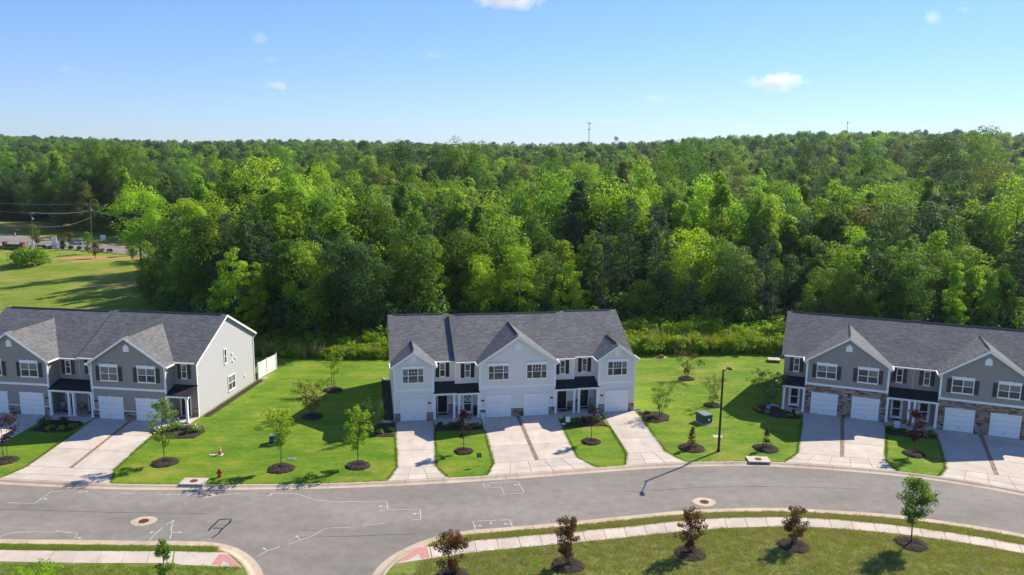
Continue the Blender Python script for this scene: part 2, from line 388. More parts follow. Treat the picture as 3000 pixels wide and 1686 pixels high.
def normals2(pts):
    out = []
    for i in range(len(pts)):
        d = pts[min(i + 1, len(pts) - 1)] - pts[max(i - 1, 0)]; d.normalize(); out.append(Vector((d.y, -d.x, 0)))   # right-hand side
    return out
def smooth_pts(p, it=2):
    for _ in range(it): p = [p[0]] + [(p[i - 1] + p[i] * 2 + p[i + 1]) / 4 for i in range(1, len(p) - 1)] + [p[-1]]
    return p

NB = [(-90, 68.5), (-65, 63.6), (-50, 61.2), (-40.82, 60.12), (-31.63, 59.42), (-25, 59.45), (-20.15, 59.66), (-14.99, 59.98), (-9.85, 60.59), (-5.03, 61.36), (.2, 62.32), (7.33, 63.86), (11.5, 64.75), (15.22, 65.3), (18.11, 65.56), (21, 65.68), (24, 65.5), (28.4, 64.85), (32.82, 63.9), (35.85, 62.9), (38.85, 61.57), (41.26, 60.21), (46, 56.9), (51, 52.4), (58, 44), (66, 30), (72, 15)]
SL = [(-90, 57.2), (-65, 52.6), (-45, 50.2), (-34.09, 49.6), (-30, 49.65), (-26.97, 49.6), (-23.46, 49.62), (-21.38, 49.66), (-20.03, 49.55), (-19.15, 49.25), (-18.09, 48.48), (-17.0, 47.29), (-16.3, 46.1), (-15.7, 43.5), (-15.4, 38), (-15.3, 20), (-15.3, -40)]
SR = [(-8.2, -40), (-8.2, 20), (-8.2, 38), (-8.0, 43.5), (-7.79, 46.31), (-7.5, 47.55), (-6.88, 48.76), (-6.14, 49.7), (-5.45, 50.36), (-4.28, 51.13), (-2.85, 51.72), (.22, 52.32), (3.37, 52.97), (5.99, 53.59), (9.13, 54.36), (11.82, 55.02), (15.15, 55.62), (19.2, 55.92), (22.02, 55.87), (27.35, 55.3), (30.32, 54.64), (33.38, 53.6), (36.31, 52.3), (42, 48.6), (47, 43.9), (53, 36), (60, 22), (66, 5)]
nb = smooth_pts(catmull(NB)); sl = smooth_pts(catmull(SL)); sr = smooth_pts(catmull(SR))

# asphalt: one sheet, kerbs and lawns lie over its rim
rp = nb[::2] + [nb[-1]]
mb = MB(); v0 = [(p.x, p.y - .3, ROAD_Z) for p in rp]; v1 = [(p.x, -60., ROAD_Z) for p in rp]
mb.add(v0 + v1, [(i, len(rp) + i, len(rp) + i + 1, i + 1) for i in range(len(rp) - 1)])
road = mb.build('road', MT['asphalt']); tag(road, 'grey asphalt street curving past the townhouses with a side street joining', kind='structure')

def ngon(name, pts, z, m, parent=None):
    me = bpy.data.meshes.new(name); me.from_pydata([(p[0], p[1], z) for p in pts], [], [tuple(range(len(pts)))]); me.update()
    return link_mesh(name, me, m, parent)
back = [(72, 100), (40, 101.5), (36, 102.5), (31, 102.8), (23, 102.4), (17, 101.6), (8, 99.5), (-2, 98.3), (-15, 97.6), (-21, 97.6), (-30, 97.6), (-38, 99), (-46, 104), (-90, 104)]
lawn = ngon('lawn', [(p.x, p.y + .02) for p in nb[::2]] + [(nb[-1].x, nb[-1].y)] + back, 0.0, MT['lawn']); tag(lawn, 'mown bright green lawn around the townhouses', kind='structure')
lawn2 = ngon('lawn', [(p.x, p.y) for p in sl] + [(-90, -40)], 0.0, MT['lawn_near']); tag(lawn2, 'rough patchy lawn before the left corner of the side street', kind='structure')
lawn3 = ngon('lawn', [(p.x, p.y) for p in sr] + [(66, -40)], 0.0, MT['lawn_near']); tag(lawn3, 'rough yellowing lawn below the curved sidewalk', kind='structure')

def kerb(label, pts, side, width, seg=3.05, clip=None):
    """pts = back of kerb; side=+1 street on the right of travel; separate concrete sections with open joints"""
    root = empty('kerb'); tag(root, label, kind='structure')
    L = 0
    tot = sum((pts[i + 1] - pts[i]).length for i in range(len(pts) - 1)); n = int(tot / seg)
    sub = 5; q = resample(pts, n * sub); nn = normals2(q)
    prof = [(-.01, -.3), (-.01, .004), (.10, .012), (.20, -.005), (.34, -.075), (.48, -.108), (width, -.114), (width, -.3)]
    for k in range(n):
        a = q[k * sub]
        if clip and not clip(a): continue
        ring = []; dd = .011
        for j in range(sub + 1):
            p = q[k * sub + j]; m_ = nn[k * sub + j] * side; tan = Vector((-m_.y, m_.x, 0)) * side
            sh = tan * (dd if j == 0 else (-dd if j == sub else 0))
            ring.append([(p + m_ * o + sh + Vector((0, 0, z))) for o, z in prof])
        b = MB(); vs = [v for r_ in ring for v in r_]; np_ = len(prof)
        fs = [(j * np_ + i, j * np_ + i + 1, (j + 1) * np_ + i + 1, (j + 1) * np_ + i) for j in range(sub) for i in range(np_ - 1)]
        fs += [tuple(range(np_)), tuple(sub * np_ + i for i in range(np_ - 1, -1, -1))]
        b.add(vs, fs); b.build('kerb_section', MT['kerbc'], root)
    return root
vis = lambda p: abs(p.x) < .75 * max(p.y, 10) + 8 and p.y > 26
kerb('buff concrete rolled kerb along the townhouse side of the street', nb, 1, .76, clip=vis)
kerb('buff concrete kerb bending round the left street corner', sl, -1, .92, clip=vis)
kerb('buff concrete kerb bending round the right street corner', sr, -1, .90, clip=vis)

def slab_obj(pts, parent, name='slab', m='concrete', z0=-.1, z1=.02, gap=.012):
    c = Vector((sum(p[0] for p in pts) / len(pts), sum(p[1] for p in pts) / len(pts), 0)); q = []
    for p in pts:
        d = Vector((p[0], p[1], 0)) - c; q.append(Vector((p[0], p[1], 0)) - d.normalized() * gap * 1.4)
    b = MB(); b.slab(q, z0, z1 - .012)
    top = [c + (p - c) * (1 - .02 / max(.5, (p - c).length)) for p in q]
    b.prism([(p.x, p.y, z1 - .012) for p in q], [(p.x, p.y, z1) for p in top]); return b.build(name, MT[m], parent)

def sidewalk(label, top, bot, slab=1.52, m='walkc'):
    root = empty('sidewalk'); tag(root, label, kind='structure')
    t = catmull(top, .4); tot = sum((t[i + 1] - t[i]).length for i in range(len(t) - 1)); n = int(tot / slab)
    a = resample(smooth_pts(t), n); b = resample(smooth_pts(catmull(bot, .4)), n)
    for i in range(n):
        if not vis(a[i]): continue
        slab_obj([(a[i].x, a[i].y), (a[i + 1].x, a[i + 1].y), (b[i + 1].x, b[i + 1].y), (b[i].x, b[i].y)], root, 'slab', m)
    return root
sidewalk('pale concrete sidewalk of square slabs curving along the right verge',
  [(-5.35, 50.02), (-2.8, 50.83), (.22, 51.5), (4.94, 52.47), (9.06, 53.4), (12.04, 54.17), (14.85, 54.72), (19.12, 55.09), (21.85, 55.03), (24.79, 54.67), (27.59, 54.1), (30.51, 53.28), (33.05, 52.4), (36.2, 51.0), (42, 47.4), (47, 42.6), (53, 34.5)],
  [(-5.0, 48.42), (-2.01, 49.38), (.22, 49.88), (5.46, 51.0), (9.43, 51.93), (11.84, 52.51), (14.88, 53.08), (18.65, 53.5), (21.91, 53.5), (24.55, 53.2), (27.33, 52.69), (30.05, 51.99), (32.7, 51.0), (35.3, 49.8), (41, 46.2), (46, 41.4), (52, 33.5)])
sidewalk('pale concrete sidewalk of square slabs on the left corner', [(-60, 51.2), (-45, 49.3), (-33.65, 48.85), (-30.11, 48.82), (-25, 48.9), (-22.2, 48.98)], [(-60, 49.6), (-45, 47.7), (-33, 47.35), (-29, 47.3), (-25, 47.32), (-21.7, 47.4)])
rampL = empty('kerb_ramp'); tag(rampL, 'white concrete kerb ramp with red tactile pad at the left corner', kind='structure')
slab_obj([(-22.15, 48.98), (-18.65, 48.86), (-16.95, 47.0), (-20.9, 47.2), (-21.6, 47.4)], rampL, 'slab', 'concrete', z1=.016)
def strip_poly(name, pts, z, m, parent): return ngon(name, pts, z, MT[m], parent)
strip_poly('tactile_pad', [(-19.06, 48.66), (-18.5, 48.6), (-17.05, 47.07), (-17.64, 47.08), (-18.49, 47.85), (-18.45, 47.26), (-19.09, 47.24)], .022, 'red', rampL)
rampR = empty('kerb_ramp'); tag(rampR, 'white concrete kerb ramp with red tactile pad at the right corner', kind='structure')
slab_obj([(-6.05, 50.0), (-5.38, 50.02), (-5.03, 48.42), (-5.79, 48.2), (-7.3, 47.7), (-6.6, 49.2)], rampR, 'slab', 'concrete', z1=.016)
strip_poly('tactile_pad', [(-6.02, 49.9), (-5.5, 49.92), (-5.18, 48.55), (-5.75, 48.38), (-5.97, 49.06), (-6.53, 48.22), (-7.2, 47.86), (-6.4, 49.5)], .022, 'red', rampR)

# survey paint, tar and seams on the asphalt
MARKS = [[(-37.68, 56.07), (-36.3, 56.02), (-35.6, 55.98), (-35.57, 56.95), (-35.53, 58.15), (-34.76, 58.17)], [(-35.72, 56.86), (-35.19, 56.78)], [(-33.45, 58.11), (-32.78, 58.13)], [(-30.35, 57.99), (-29.09, 57.93)], [(-27.18, 57.9), (-25.44, 57.85)], [(-26.19, 57.89), (-26.36, 57.69), (-26.44, 57.46)], [(-24.9, 57.83), (-23.52, 57.64)], [(-22.85, 57.7), (-20.88, 58.18)], [(-20.19, 58.22), (-18.4, 58.31)], [(-18.4, 58.31), (-18.51, 57.83)], [(-34.94, 50.86), (-34.74, 51.24), (-34.38, 51.48), (-32.85, 51.65), (-31.69, 51.56), (-31.34, 51.72), (-29.94, 51.45), (-29.81, 51.0), (-29.78, 50.62)], [(-29.8, 50.84), (-29.42, 50.82)], [(-31.53, 51.59), (-31.58, 51.95), (-31.43, 51.87)], [(-24.56, 50.61), (-24.57, 51.29), (-24.45, 52.54)], [(-24.59, 51.75), (-24.96, 51.74)], [(-24.4, 52.86), (-24.29, 53.22), (-24.04, 53.16), (-23.76, 52.24), (-23.52, 51.77), (-23.26, 50.87)], [(-23.52, 51.77), (-22.95, 51.79)], [(-24.29, 53.22), (-24.13, 53.47)], [(-19.7, 58.23), (-18.08, 58.32), (-16.91, 58.26), (-16.24, 58.09), (-15.01, 57.27), (-13.31, 56.92), (-10.83, 57.03)], [(-10.75, 57.06), (-9.39, 57.16), (-9.21, 56.62), (-9.07, 55.73), (-9.72, 55.44)], [(-9.18, 56.31), (-9.74, 56.29)], [(-9.08, 55.67), (-6.65, 55.88), (-6.43, 54.25), (-7.08, 54.1)], [(-6.58, 55.1), (-7.03, 55.09)], [(-18.48, 58.27), (-18.59, 57.83)], [(-16.55, 48.66), (-16.15, 49.42), (-15.44, 49.96)], [(-16.15, 49.42), (-16.46, 49.72)], [(-15.01, 50.27), (-14.32, 50.92), (-13.66, 51.5), (-13.1, 52.56), (-12.54, 52.75), (-11.35, 52.81)], [(-14.32, 50.92), (-14.72, 51.47)], [(-10.43, 53.16), (-8.99, 53.6)], [(-2.15, 60.59), (-1.95, 59.72), (-0.64, 59.98), (-0.42, 58.75), (1.0, 58.88), (1.15, 59.05), (0.69, 61.09), (-2.15, 60.59)], [(-2.05, 60.14), (-1.63, 60.19)], [(0.84, 60.47), (0.42, 60.4)], [(-2.38, 52.81), (-2.63, 54.02), (-0.87, 54.24)], [(-0.67, 54.24), (-0.02, 54.35), (0.1, 54.18), (0.37, 52.65)], [(-2.52, 53.32), (-2.04, 53.33)], [(-1.37, 54.19), (-1.29, 53.73)], [(0.14, 53.72), (-0.28, 53.68)]]
TAR = [[(-21.09, 52.07), (-21.07, 52.71), (-20.93, 53.77), (-20.13, 53.91), (-20.02, 53.38), (-20.2, 52.49), (-20.9, 52.47)], [(-20.2, 52.49), (-20.25, 51.71), (-20.44, 51.02)]]
CRACK = [[(-37.57, 55.01), (-33.57, 54.86), (-29.6, 54.71), (-22.2, 54.71)], [(-14.42, 51.32), (-10.95, 51.57), (-6.58, 51.99)], [(9.0, 59.4), (10.82, 59.59), (15.93, 60.48), (20.91, 60.77)], [(19.52, 60.73), (24.65, 60.68), (27.99, 60.48)]]
def ribbon(name, pts, w, z, m, parent, jit=.0):
    P = [Vector((p[0], p[1], 0)) for p in pts]; b = MB(); q = []
    for i in range(len(P) - 1):
        n = max(1, int((P[i + 1] - P[i]).length / .35)); q += [P[i].lerp(P[i + 1], k / n) for k in range(n)]
    q.append(P[-1]); nn = normals2(q); vs = []
    for p, m_ in zip(q, nn):
        ww = w * rng.uniform(.75, 1.2); o = rng.uniform(-jit, jit)
        vs += [p + m_ * (ww / 2 + o) + Vector((0, 0, z)), p - m_ * (ww / 2 - o) + Vector((0, 0, z))]
    b.add(vs, [(2 * i, 2 * i + 1, 2 * i + 3, 2 * i + 2) for i in range(len(q) - 1)]); return b.build(name, MT[m], parent)
for k, p in enumerate(MARKS):
    L = sum((Vector(p[i + 1]) - Vector(p[i])).length for i in range(len(p) - 1))
    ribbon('paint_line', p, .05, ROAD_Z + .004 + .0004 * (k % 5), 'paint', road, .012)
    if len(p) == 2 and L < .75:      # tick: a small arrow head
        a = Vector(p[1]); d = (Vector(p[1]) - Vector(p[0])).normalized(); s_ = Vector((-d.y, d.x))
        ngon('paint_arrow', [tuple(a + d * .12), tuple(a + s_ * .13 - d * .1), tuple(a - s_ * .13 - d * .1)], ROAD_Z + .0065, MT['paint'], road)
for p in TAR: ribbon('tar_line', p, .13, ROAD_Z + .005, 'tar', road, .02)
for p in CRACK: ribbon('seam', p, .05, ROAD_Z + .003, 'crack', road, .02)

# ------------------------------------------------------------------ driveways
NBX = [p.x for p in nb]; NBY = [p.y for p in nb]
def driveway(label, left, right, paver=None, cols=2):
    root = empty('driveway'); tag(root, label, kind='structure')
    for i in range(len(left) - 1):
        a, b, c, d = Vector(left[i]), Vector(right[i]), Vector(right[i + 1]), Vector(left[i + 1])
        last = i == len(left) - 2
        z0, z1 = -.1, .02
        if last:
            n = 5 if cols == 2 else 3
            for k in range(n):
                q = [a.lerp(b, k / n), a.lerp(b, (k + 1) / n), d.lerp(c, (k + 1) / n), d.lerp(c, k / n)]
                for j in (2, 3): q[j] = Vector((q[j].x, float(np.interp(q[j].x, NBX, NBY)) + .015))
                m0, m1 = q[3].lerp(q[0], .42), q[2].lerp(q[1], .42)
                slab_obj([tuple(q[0]), tuple(q[1]), tuple(m1), tuple(m0)], root); slab_obj([tuple(m0), tuple(m1), tuple(q[2]), tuple(q[3])], root)
        elif paver:
            p0, p1 = Vector(paver[0]), Vector(paver[1])
            def hit(u, w):
                e = w - u; f = p1 - p0; den = e.x * f.y - e.y * f.x; t = ((p0.x - u.x) * f.y - (p0.y - u.y) * f.x) / den; return u + e * t, e.normalized()
            h0, e0 = hit(a, b); h1, e1 = hit(d, c); g = .16
            slab_obj([tuple(a), tuple(h0 - e0 * g), tuple(h1 - e1 * g), tuple(d)], root); slab_obj([tuple(h0 + e0 * g), tuple(b), tuple(c), tuple(h1 + e1 * g)], root)
        else: slab_obj([tuple(a), tuple(b), tuple(c), tuple(d)], root)
    if paver:
        p0, p1 = Vector(paver[0]), Vector(paver[1]); d = p1 - p0; n = int(d.length / .105); d.normalize(); s_ = Vector((-d.y, d.x)); Q = []; lv = []
        for i in range(n):
            for (u0, u1) in ((-.145, -.003), (.003, .145)):
                o = p0 + d * (i * .105); z = .022 + rng.uniform(0, .008); e = .004
                t = [o + s_ * u0 + d * e, o + s_ * u1 + d * e, o + s_ * u1 + d * (.105 - e), o + s_ * u0 + d * (.105 - e)]
                T = [(p.x, p.y, z) for p in t]; Bt = [(p.x, p.y, -.06) for p in t]; w = rng.random()
                Q.append(T); lv.append(w)
                for k in range(4): Q.append([T[k], T[(k + 1) % 4], Bt[(k + 1) % 4], Bt[k]]); lv.append(w)
        o = link_mesh('paver_strip', quad_mesh('paver_strip', np.array(Q), lv), MT['paver'], root); o['kind'] = 'stuff'
    return root
driveway('single concrete driveway of the leftmost middle-block garage', [(-11.2, 74.4), (-10.69, 70.72), (-10.05, 67.05), (-9.46, 63.4), (-9.87, 60.62)], [(-7.57, 75.05), (-7.15, 71.2), (-6.66, 67.5), (-6.24, 63.67), (-5.03, 61.4)], cols=1)
driveway('double concrete driveway with brick strip before the middle block', [(-2.95, 76.05), (-2.4, 72.2), (-1.9, 68.35), (-1.37, 64.55), (-1.83, 61.95)], [(4.6, 77.3), (5.05, 73.4), (5.5, 69.6), (5.89, 66.1), (7.33, 63.9)], [(.72, 76.9), (2.35, 65.3)])
driveway('single concrete driveway of the rightmost middle-block garage', [(9.31, 78.2), (9.7, 74.4), (10.09, 70.77), (10.36, 67.15), (9.88, 64.5)], [(12.76, 78.85), (13.2, 75.0), (13.67, 71.24), (13.92, 67.66), (15.22, 65.35)], cols=1)
driveway('double concrete driveway with brick strip before the left block', [(-40.62, 74.5), (-40.3, 70.5), (-40.2, 66.66), (-40.11, 62.58), (-40.85, 60.17)], [(-33.1, 73.6), (-33.0, 69.8), (-32.9, 66.04), (-32.66, 62.15), (-31.65, 59.45)], [(-36.88, 74.05), (-36.39, 62.39)])
driveway('concrete driveway cut off by the left photo edge', [(-52.8, 76.0), (-52.9, 71.9), (-53, 67.8), (-53, 63.5), (-53.6, 61.75)], [(-45.25, 75.0), (-45.29, 71.6), (-45.43, 68.0), (-45.2, 63.3), (-44.5, 60.6)], [(-49.0, 75.5), (-49.1, 63.4)])
driveway('double concrete driveway with brick strip by the street lamp lawn', [(30.2, 78.98), (28.85, 75.2), (27.3, 71.5), (25.73, 67.71), (23.85, 65.55)], [(37.33, 76.18), (35.9, 72.8), (34.4, 69.6), (32.93, 66.29), (32.82, 63.92)], [(33.75, 77.6), (29.41, 67.0)])
driveway('double concrete driveway cut off by the right photo edge', [(41.65, 74.45), (40.2, 71.2), (38.8, 67.9), (37.37, 64.68), (35.85, 62.92)], [(48.7, 71.65), (47.4, 68.7), (46, 65.5), (44.6, 62.0), (44.2, 58.3)], [(45.15, 73.0), (40.95, 63.4)])

# ------------------------------------------------------------------ townhouses
W_, WB, EZ, RZ, RUN = 6.1, 3.803, 5.55, 8.98, 6.63       # unit width, garage bay width, eave and ridge height, eave-to-ridge run
def roof_mesh(name, polys, th, m, parent):
    """each poly: corners on the top surface; uv in metres along / down the slope"""
    vs, fs, uvs = [], [], []
    for P in polys:
        P = [Vector(p) for p in P]; n = (P[1] - P[0]).cross(P[2] - P[0]).normalized()
        if n.z < 0: P = P[::-1]; n = -n
        hz = Vector((-n.y, n.x, 0)).normalized() if abs(n.z) < .9999 else Vector((1, 0, 0)); sl_ = n.cross(hz)
        o = len(vs); k = len(P); vs += P + [p - Vector((0, 0, th)) for p in P]
        F = [tuple(range(o, o + k)), tuple(range(o + 2 * k - 1, o + k - 1, -1))] + [(o + i, o + k + i, o + k + (i + 1) % k, o + (i + 1) % k) for i in range(k)]
        fs += F
        for f in F:
            for i in f: uvs += [vs[i].dot(hz), vs[i].dot(sl_)]
    me = bpy.data.meshes.new(name); me.from_pydata([tuple(v) for v in vs], [], fs); me.update()
    ul = me.uv_layers.new(name='uv'); ul.data.foreach_set('uv', uvs)
    return link_mesh(name, me, m, parent)

def front(Y): return lambda s, d, z: (s, Y - d, z)
def endwall(X): return lambda s, d, z: (X + d, s, z)

def window(root, mp, s0, s1, z0, z1, cols=2, header=True, dark=None):
    fw = .07; b = MB()
    b.box(s0, s0 + fw, 0, .07, z0, z1, mp).box(s1 - fw, s1, 0, .07, z0, z1, mp).box(s0 + fw, s1 - fw, 0, .07, z0, z0 + fw, mp).box(s0 + fw, s1 - fw, 0, .07, z1 - fw, z1, mp)
    b.box(s0 - .04, s1 + .04, 0, .1, z0 - .06, z0, mp)
    ws = [1] * cols if cols != 3 else [.72, 1.25, .72]; inner = (s1 - s0 - 2 * fw - .07 * (cols - 1)); tot = sum(ws); x = s0 + fw; zm = (z0 + z1) / 2
    cells = []
    for i in range(cols):
        w = inner * ws[i] / tot; cells.append((x, x + w)); b.box(x, x + w, .01, .055, zm - .025, zm + .025, mp)
        x += w
        if i < cols - 1: b.box(x, x + .07, 0, .065, z0 + fw, z1 - fw, mp); x += .07
    o = b.build('window', MT['white'], root)
    for (a, c) in cells:
        MB().box(a, c, .008, .026, zm + .025, z1 - fw, mp).build('pane', MT['glass'] if dark or rng.random() < .3 else MT['glass_blind'], o)
        MB().box(a, c, .008, .022, z0 + fw, zm - .025, mp).build('pane', MT['glass'], o)
    if cols == 3 and not dark:       # muntin grid behind the upper glass
        a, c = cells[1]; g = MB()
        for t in (1 / 3, 2 / 3): g.box(a + (c - a) * t - .012, a + (c - a) * t + .012, .026, .034, zm + .03, z1 - fw, mp)
        g.box(a, c, .0265, .0335, (zm + z1 - fw) / 2 - .012, (zm + z1 - fw) / 2 + .012, mp); g.build('muntin', MT['white'], o)
    if header:
        h = MB(); h.box(s0 - .03, s1 + .03, 0, .09, z1 + .002, z1 + .2, mp).box(s0 - .07, s1 + .07, 0, .13, z1 + .202, z1 + .25, mp)
        c = (s0 + s1) / 2; h.box(c - .09, c + .09, .09, .15, z1 + .06, z1 + .32, mp); h.build('header', MT['white'], o)
    return o

def shutter(root, mp, s0, s1, z0, z1, m):
    b = MB(); b.box(s0, s1, 0, .025, z0, z1, mp); f = .05
    b.box(s0, s0 + f, .025, .045, z0, z1, mp).box(s1 - f, s1, .025, .045, z0, z1, mp)
    for z in (z0, (z0 + z1) / 2 - f / 2, z1 - f): b.box(s0 + f, s1 - f, .025, .043, z, z + f, mp)
    b.build('shutter', m, root)

def garage(root, mp, s0, s1, zt=2.05):
    b = MB(); j = .11
    b.box(s0, s0 + j, 0, .09, -.02, zt + .02, mp).box(s1 - j, s1, 0, .09, -.02, zt + .02, mp).box(s0 - .02, s1 + .02, 0, .11, zt + .022, zt + .2, mp).box(s0 - .06, s1 + .06, 0, .15, zt + .202, zt + .25, mp)
    c = (s0 + s1) / 2; b.box(c - .1, c + .1, .11, .17, zt + .08, zt + .33, mp)
    o = b.build('garage_door', MT['white'], root); n = 4; h = zt / n
    for i in range(n):
        p = MB(); a, e = s0 + j, s1 - j; z0, z1 = i * h + .012, (i + 1) * h - .012
        p.box(a, e, .004, .03, z0, z1, mp)
        q = [(a + .06, z0 + .05), (e - .06, z0 + .05), (e - .06, z1 - .05), (a + .06, z1 - .05)]
        
        for q_ in range(4):
            u0 = a + .07 + (e - a - .14) * q_ / 4 + .03; u1 = a + .07 + (e - a - .14) * (q_ + 1) / 4 - .03; p.box(u0, u1, .03, .045, z0 + .08, z1 - .08, mp)
        p.build('panel', MT['garage'], o)
    MB().box(c - .08, c + .08, .036, .06, .35, .39, mp).build('handle', MT['black'], o)
    MB().box(s0 + j, s1 - j, .003, .033, -.02, .004, mp).build('bottom_seal', MT['black'], o)

def entry(root, mp, c, kind, wreath=None):
    s0, s1, zt = c - .46, c + .46, 2.12; b = MB()
    b.box(s0 - .1, s0, 0, .08, .12, zt + .1, mp).box(s1, s1 + .1, 0, .08, .12, zt + .1, mp).box(s0, s1, 0, .08, zt, zt + .1, mp).box(s0 - .02, s1 + .02, 0, .14, .12, .16, mp)
    o = b.build('entry_door', MT['white'], root)
    if kind == 'dark':
        l_ = MB(); l_.box(s0, s1, .004, .04, .16, zt, mp)
        for (u0, u1, w0, w1) in ((s0 + .12, c - .05, 1.15, 1.9), (c + .05, s1 - .12, 1.15, 1.9), (s0 + .12, c - .05, .35, 1.0), (c + .05, s1 - .12, .35, 1.0)): l_.box(u0, u1, .04, .05, w0, w1, mp)
        l_.build('door_leaf', MT['door_dark'], o)
    else:
        f = MB(); t = .13
        f.box(s0, s0 + t, .02, .06, .16, zt, mp).box(s1 - t, s1, .02, .06, .16, zt, mp).box(s0 + t, s1 - t, .02, .06, zt - t, zt, mp).box(s0 + t, s1 - t, .02, .06, .16, .36, mp).box(s0 + t, s1 - t, .02, .06, 1.1, 1.17, mp)
        f.build('storm_door', MT['white'], o)
        MB().box(s0 + t, s1 - t, .005, .03, .36, 1.1, mp).build('pane', MT['glass'], o); MB().box(s0 + t, s1 - t, .005, .03, 1.17, zt - t, mp).build('pane', MT['glass'], o)
    MB().box(s1 - .1, s1 - .06, .06, .12, 1.0, 1.12, mp).build('handle', MT['black'], o)
    if wreath:
        w = MB(); n = 14
        for i in range(n):
            a0, a1 = 2 * math.pi * i / n, 2 * math.pi * (i + 1) / n; r = .24
            w.tube(mp(c + r * math.cos(a0), .09, 1.62 + r * math.sin(a0)), mp(c + r * math.cos(a1), .09, 1.62 + r * math.sin(a1)), .07, .065, 6)
        if wreath == 'white': w.lathe([(.0, -.02), (.2, -.02), (.2, .02), (0, .02)], 4, mp(c, .08, 1.62))
        w.build('wreath', {'green': MT['dgreen'], 'white': MT['white'], 'brown': MT['rust']}[wreath], o)

def stones(root, mp, s0, s1, z0, z1, holes):
    Q, lv = [], []; z = z0
    while z < z1 - .02:
        h = min(rng.choice([.09, .12, .16, .2]), z1 - z); s = s0 - rng.uniform(0, .2)
        while s < s1:
            w = rng.uniform(.18, .55); a, e = max(s, s0), min(s + w, s1); s += w
            segs = [(a, e)]
            for (h0, h1, hz) in holes:
                if z < hz: segs = [x for (u, v) in segs for x in ([(u, min(v, h0))] if u < h0 else []) + ([(max(u, h1), v)] if v > h1 else [])]
            for (u, v) in segs:
                if v - u < .03: continue
                d = rng.uniform(.03, .065); g = .008; c = rng.random() ** 1.0
                T = [mp(u + g, d, z + g), mp(v - g, d, z + g), mp(v - g, d, z + h - g), mp(u + g, d, z + h - g)]
                B = [mp(u + g, -.01, z + g), mp(v - g, -.01, z + g), mp(v - g, -.01, z + h - g), mp(u + g, -.01, z + h - g)]
                Q.append(T); lv.append(c)
                for k in range(4): Q.append([T[k], T[(k + 1) % 4], B[(k + 1) % 4], B[k]]); lv.append(c)
        z += h
    o = link_mesh('stone_veneer', quad_mesh('stone_veneer', np.array(Q), lv), MT['stone'], root); o['kind'] = 'stuff'

